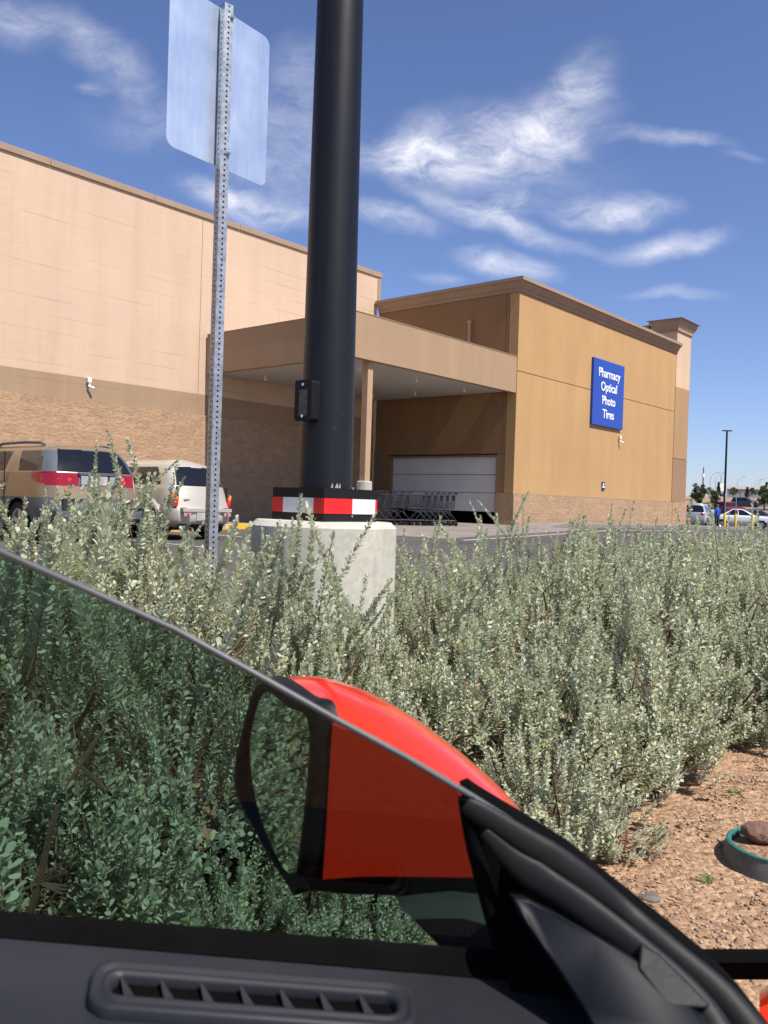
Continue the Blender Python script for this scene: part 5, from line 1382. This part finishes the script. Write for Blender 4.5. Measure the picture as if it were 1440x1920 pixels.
def person(px, dep, label, shirt, trousers, skin=(.42, .22, .15), h=1.75):
    b = gp(px, dep); t = thing('person', b, label, 'person', None, rad(200))
    k = h / 1.75
    J = dict(pel=(0, 0, .95), ab=(0, 0, 1.1), ch=(0, .01, 1.32), nk=(0, .01, 1.48), hd=(0, -.01, 1.58), tp=(0, -.01, 1.70))
    vs, es, rs = [], [], []
    def add(p, r, par=None):
        vs.append(Vector(p) * k); rs.append(r * k)
        if par is not None: es.append((par, len(vs) - 1))
        return len(vs) - 1
    pe = add(J['pel'], .15); ab = add(J['ab'], .145, pe); ch = add(J['ch'], .155, ab); nk = add(J['nk'], .06, ch); hd = add(J['hd'], .092, nk); add((0, -.012, 1.67), .082, hd)
    add((0, -.105, 1.585), .018, hd)
    for s_ in (-1, 1):
        hp = add((s_ * .10, 0, .88), .095, pe); kn = add((s_ * .11, -.02, .48), .062, hp); an = add((s_ * .11, .02, .09), .042, kn); add((s_ * .12, -.13, .04), .038, an)
        sh_ = add((s_ * .20, .01, 1.40), .062, ch); el = add((s_ * .26, .03, 1.12), .042, sh_); wr = add((s_ * .27, -.06, .88), .028, el); pm_h = add((s_ * .27, -.08, .82), .032, wr)
        for q, (dx, dl) in enumerate(((-.03, .07), (-.01, .085), (.01, .08), (.03, .065))): add((s_ * .27 + dx, -.095, .80 - dl), .009, pm_h)
        add((s_ * .27 - s_ * .05, -.11, .80), .010, pm_h)
    me = bpy.data.meshes.new('body'); me.from_pydata([tuple(v) for v in vs], es, [])
    ob = bpy.data.objects.new('body', me); COL.objects.link(ob); md = ob.modifiers.new('skin', 'SKIN'); md.use_smooth_shade = True
    for i, r in enumerate(rs): me.skin_vertices[0].data[i].radius = (r, r * .85)
    me.skin_vertices[0].data[0].use_root = True
    ob.modifiers.new('sub', 'SUBSURF').levels = 1; ob.modifiers['sub'].render_levels = 1
    bpy.context.view_layer.update(); dg = bpy.context.evaluated_depsgraph_get()
    me2 = bpy.data.meshes.new_from_object(ob.evaluated_get(dg)); bpy.data.objects.remove(ob); me2.name = 'body'
    me2.materials.clear(); me2.materials.append(pm('skin_tone', skin, .5, .05, 5))
    bd = bpy.data.objects.new('body', me2); COL.objects.link(bd); bd.parent = t
    def cloth(name, sel, col, push):
        fs = [p for p in me2.polygons if sel(p.center / k)]
        mb = MB()
        for p in fs: mb.add([me2.vertices[i].co + me2.vertices[i].normal * push for i in p.vertices], [tuple(range(len(p.vertices)))])
        o_ = mb.build(name, pm(name + '_cloth', col, .9, .1, 6), t)
    cloth('shirt', lambda c: .92 < c.z < 1.46 and not (abs(c.x) > .2 and c.z < 1.14), shirt, .014)
    cloth('trousers', lambda c: .10 < c.z <= .95 and abs(c.x) < .215, trousers, .012)
    hb_ = MB(); hb_.lathe([(.095, 1.60 * k), (.10, 1.64 * k), (.085, 1.70 * k), (.04, 1.745 * k), (0, 1.75 * k)], (0, .012, 0), 14, cap=False); hb_.build('hair', pm('short_hair', (.10, .075, .06), .8), t, smooth=True)
    for s_ in (-1, 1): MB().lathe([(.0, -.012), (.01, -.006), (.012, 0), (.01, .006), (0, .012)], (s_ * .033 * k, -.098 * k, 1.605 * k), 8, cap=False).build('eye', M['dark_inside'], bd)
    MB().box((0, -.094 * k, 1.545 * k), (.05, .012, .01)).build('mouth', pm('lip_tone', (.25, .08, .07), .6), bd)
    return t
person(1345.5, 62, 'person in a bright blue shirt walking past the far cars', (.015, .07, .42), (.03, .035, .06))
person(1336, 63, 'person in a turquoise top beside the one in blue', (.12, .55, .52), (.15, .14, .13), h=1.6)

# trees, grass clumps, warehouse, poles
TOPY = {1303: 907, 1316: 909, 1311: 923, 1339: 919, 1328: 915, 1346: 904, 1355: 921, 1374: 914, 1400: 914, 1411: 915, 1433: 911, 1436: 904}
WID = {1303: 19, 1316: 15, 1311: 15, 1339: 19, 1328: 20, 1346: 10, 1355: 10, 1374: 17, 1400: 14, 1411: 14, 1433: 26, 1436: 8}
def far_tree(name, px, dep, H, Wd, mat, label, kind='round', group=None, dz=0):
    b = gp(px, dep); H = P(px, TOPY[px], dep).z - b.z; Wd = WID[px] * dep / F; t = thing(name, b, label, 'tree', group); rn = np.random.default_rng(int(px * 7 + dep))
    tk = MB(); tk.tube([(0, 0, -.3), (rn.normal(0, .05), 0, H * .3), (0, rn.normal(0, .08), H * .62)], [.035 * H, .025 * H, .01 * H], 7)
    for k in range(6):
        a = rn.uniform(0, 6.28); tk.tube([(0, 0, H * rn.uniform(.2, .45)), (math.cos(a) * Wd * .2, math.sin(a) * Wd * .2, H * .55), (math.cos(a) * Wd * .36, math.sin(a) * Wd * .36, H * rn.uniform(.6, .8))], [.014 * H, .01 * H, .004 * H], 5)
    tk.build('trunk', M['bark'], t)
    nc = 34; base, ax, nr, sz = [], [], [], []
    for c in range(nc):
        if kind == 'cone':
            z = H * rn.uniform(.12, .98); rr = Wd * .5 * (1.02 - z / H) * math.sqrt(rn.random()); cr_ = Wd * .13
        else:
            z0_ = .06 if 'evergreen' in name else .26; q = rn.random(); z = H * (z0_ + (.97 - z0_) * q); rr = Wd * .5 * math.sqrt(max(.06, 1 - (2 * q - .85) ** 2 * .8)) * math.sqrt(rn.random()); cr_ = Wd * rn.uniform(.10, .19)
        a = rn.uniform(0, 6.28); cc = np.array([math.cos(a) * rr, math.sin(a) * rr, z]); m = 110
        u = unit(rn.normal(0, 1, (m, 3))); base.append(cc + u * cr_ * rn.uniform(.3, 1.05, (m, 1)) * np.array([1, 1, .8])); ax.append(unit(u + rn.normal(0, .6, (m, 3)))); nr.append(unit(rn.normal(0, 1, (m, 3)) + np.array([0, 0, .8]))); sz.append(np.full(m, H * .045) * rn.uniform(.6, 1.3, m))
    leaves_mesh('crown', np.concatenate(base), np.concatenate(ax), np.concatenate(nr), np.concatenate(sz), mat, t)
    return t
far_tree('evergreen_tree', 1303, 165, 7.2, 8.0, M['leaf_dark'], 'dark bushy evergreen just right of the store corner')
far_tree('evergreen_tree', 1316, 168, 7.4, 6.5, M['leaf_dark'], 'dark evergreen in front of the wooden utility pole')
far_tree('desert_tree', 1311, 128, 3.6, 3.4, M['leaf_mid'], 'small grey green tree standing on the bare slope')
far_tree('desert_tree', 1339, 132, 4.3, 4.2, M['leaf_mid'], 'loose olive green tree on the slope left of the lamp pole')
far_tree('desert_tree', 1328, 190, 4.6, 5.0, M['leaf_mid'], 'pale green tree behind the slope, under the freeway lamps')
far_tree('evergreen_tree', 1346, 215, 9.0, 4.6, M['leaf_dark'], 'tall pointed dark tree left of the white sign board', 'cone')
far_tree('evergreen_tree', 1355, 205, 5.5, 4.0, M['leaf_dark'], 'dark shrub like tree directly left of the lamp pole')
far_tree('desert_tree', 1374, 190, 6.4, 5.4, M['leaf_mid'], 'green tree before the left end of the grey warehouse')
far_tree('evergreen_tree', 1400, 185, 6.2, 4.2, M['leaf_dark'], 'dark cone shaped tree in front of the grey warehouse', 'cone')
far_tree('desert_tree', 1411, 195, 6.0, 5.0, M['leaf_mid'], 'light green tree right of the cone shaped tree')
far_tree('desert_tree', 1433, 135, 6.6, 6.4, M['leaf_mid'], 'large light green tree at the right edge of the picture')
far_tree('evergreen_tree', 1436, 330, 13.5, 6, M['leaf_dark'], 'dark treetop showing above the warehouse roof', 'cone')
gr_i = 0
for px, dep, s_ in ((1298, 104, 1.3), (1306, 112, 1.5), (1314, 108, 1.2), (1321, 114, 1.6), (1329, 110, 1.5), (1336, 116, 1.3), (1343, 113, 1.5), (1350, 118, 1.2), (1302, 120, 1.3), (1326, 122, 1.5), (1340, 124, 1.4)):
    b = gp(px, dep); b.z += .02; rn = np.random.default_rng(int(px)); m = 260
    a = rn.uniform(0, 6.28, m); o_ = rn.uniform(.05, .9, m); ax = unit(np.stack([np.cos(a) * o_, np.sin(a) * o_, np.ones(m)], 1)); base = np.stack([np.cos(a), np.sin(a), np.zeros(m)], 1) * (s_ * .35 * rn.random((m, 1)))
    g_ = leaves_mesh('grass_clump', base, ax, unit(rn.normal(0, 1, (m, 3))), s_ * rn.uniform(.4, .9, m), M['leaf_gold'], None)
    g_.location = b; tag(g_, 'golden dry grass clump on the slope beyond the lot', 'grass', 'golden grass clumps on the slope')
# low bank the grass grows on, warehouse behind
wh0, wh1 = gp(1362, 262), gp(1560, 250)
d0 = (wh1 - wh0); d0.z = 0; wl = d0.length; wr_ = math.atan2(d0.y, d0.x)
wh = thing('warehouse', wh0, 'long low grey warehouse with a white roof edge on the horizon', 'building', rz=wr_)
hw_ = P(1380, 913, 260).z - wh0.z
M['wh_wall'] = pm('grey_metal_cladding', (.30, .31, .35), .6, .05, .3)
MB().bx(0, wl, 0, 40, -1, hw_ - .6).build('wall', M['wh_wall'], wh)
MB().bx(-.3, wl + .3, -.3, 40.3, hw_ - .6, hw_ + .3).build('roof_edge', M['white_paint'], wh)
for k in range(5): MB().bx(4 + k * 8, 7.5 + k * 8, -.1, -.01, -1, 3).build('dock_door', M['dark_inside'] if k == 2 else M['wh_wall'], wh)
up = gp(1316, 205); u_t = thing('utility_pole', up, 'wooden utility pole with a pale transformer behind the evergreens', 'utility pole')
hu = P(1320, 876, 205).z - up.z
MB().tube([(0, 0, -.5), (.1, 0, hu)], [.2, .13], 8).build('pole', M['bark'], u_t)
MB().tube([(-.1, -.3, hu * .66), (-.1, -.3, hu * .78)], .3, 10).build('transformer', M['white_paint'], u_t)
for px, py, dep, dx, lab in ((1330, 893, 330, 1, 'leftmost thin freeway lamp above the pale green tree'), (1340, 894, 340, 1, 'second thin freeway lamp from the left, beside the dark cone tree'), (1381, 901, 360, 1, 'thin freeway lamp above the left part of the warehouse roof'), (1413, 905, 380, 1, 'thin freeway lamp above the middle of the warehouse roof'), (1420, 904, 360, 1, 'rightmost thin freeway lamp above the warehouse roof')):
    b = gp(px, dep); h_ = P(px, py, dep).z - b.z; t = thing('freeway_lamp', b, lab, 'lamp pole', 'freeway lamps on the horizon')
    MB().tube([(0, 0, 0), (0, 0, h_ - .6), (1.1 * dx, 0, h_ + .8), (2.4 * dx, 0, h_ + 1.5)], [.10, .08, .06, .05], 6).build('pole', M['galv'], t)
    MB().box((2.9 * dx, 0, h_ + 1.6), (1.2, .35, .2)).build('lamp_head', M['galv'], t)
sb_ = gp(1353, 222); s_t = thing('sign_board', sb_, 'plain white sign board standing beside the pole left of the warehouse', 'sign')
za, zb_ = P(1353, 920, 222).z - sb_.z, P(1353, 907, 222).z - sb_.z
MB().bx(-.75, .75, -.2, .2, za, zb_).build('board', M['white_paint'], s_t, bevel=.03)
for s_ in (-1, 1): MB().tube([(s_ * .5, 0, -.3), (s_ * .5, 0, za)], .1, 8).build('post', M['galv'], s_t)
fp = gp(1350, 222); f_t = MB().tube([(0, 0, 0), (0, 0, P(1350, 890, 222).z - fp.z)], [.12, .08], 6).build('flagpole', M['galv'], None); f_t.location = fp; tag(f_t, 'thin bare pole rising beside the white sign board', 'pole')
# pale slope, far road
sheet('road', M['asphalt'], fr_(40, 110, 5), fr_(132, 158, 4), .012)
# blue bin glimpsed through the hedge at the right edge
bb = gp(1440, 14.8); bt = thing('blue_bin', bb, 'bright blue bin glimpsed through the hedge at the right edge', 'bin')
hb2 = P(1440, 1027, 14.8).z - bb.z
MB().loft([[Vector((x * w_, y * w_, z)) for x, y in rrect(.26, .26, .05, 4)] for w_, z in ((.8, 0), (.95, hb2 - .06), (1.0, hb2 - .05), (1.0, hb2))]).build('bin_body', pm('cyan_blue_plastic', (.02, .26, .52), .4, .05, 4), bt, smooth=True, angle=35)
MB().loft([[Vector((x * w_, y * w_, z)) for x, y in rrect(.27, .27, .05, 4)] for w_, z in ((1.0, hb2), (1.0, hb2 + .03), (.8, hb2 + .06))]).build('lid', pm('cyan_blue_lid', (.02, .26, .52), .4, .05, 4), bt, smooth=True, angle=35)
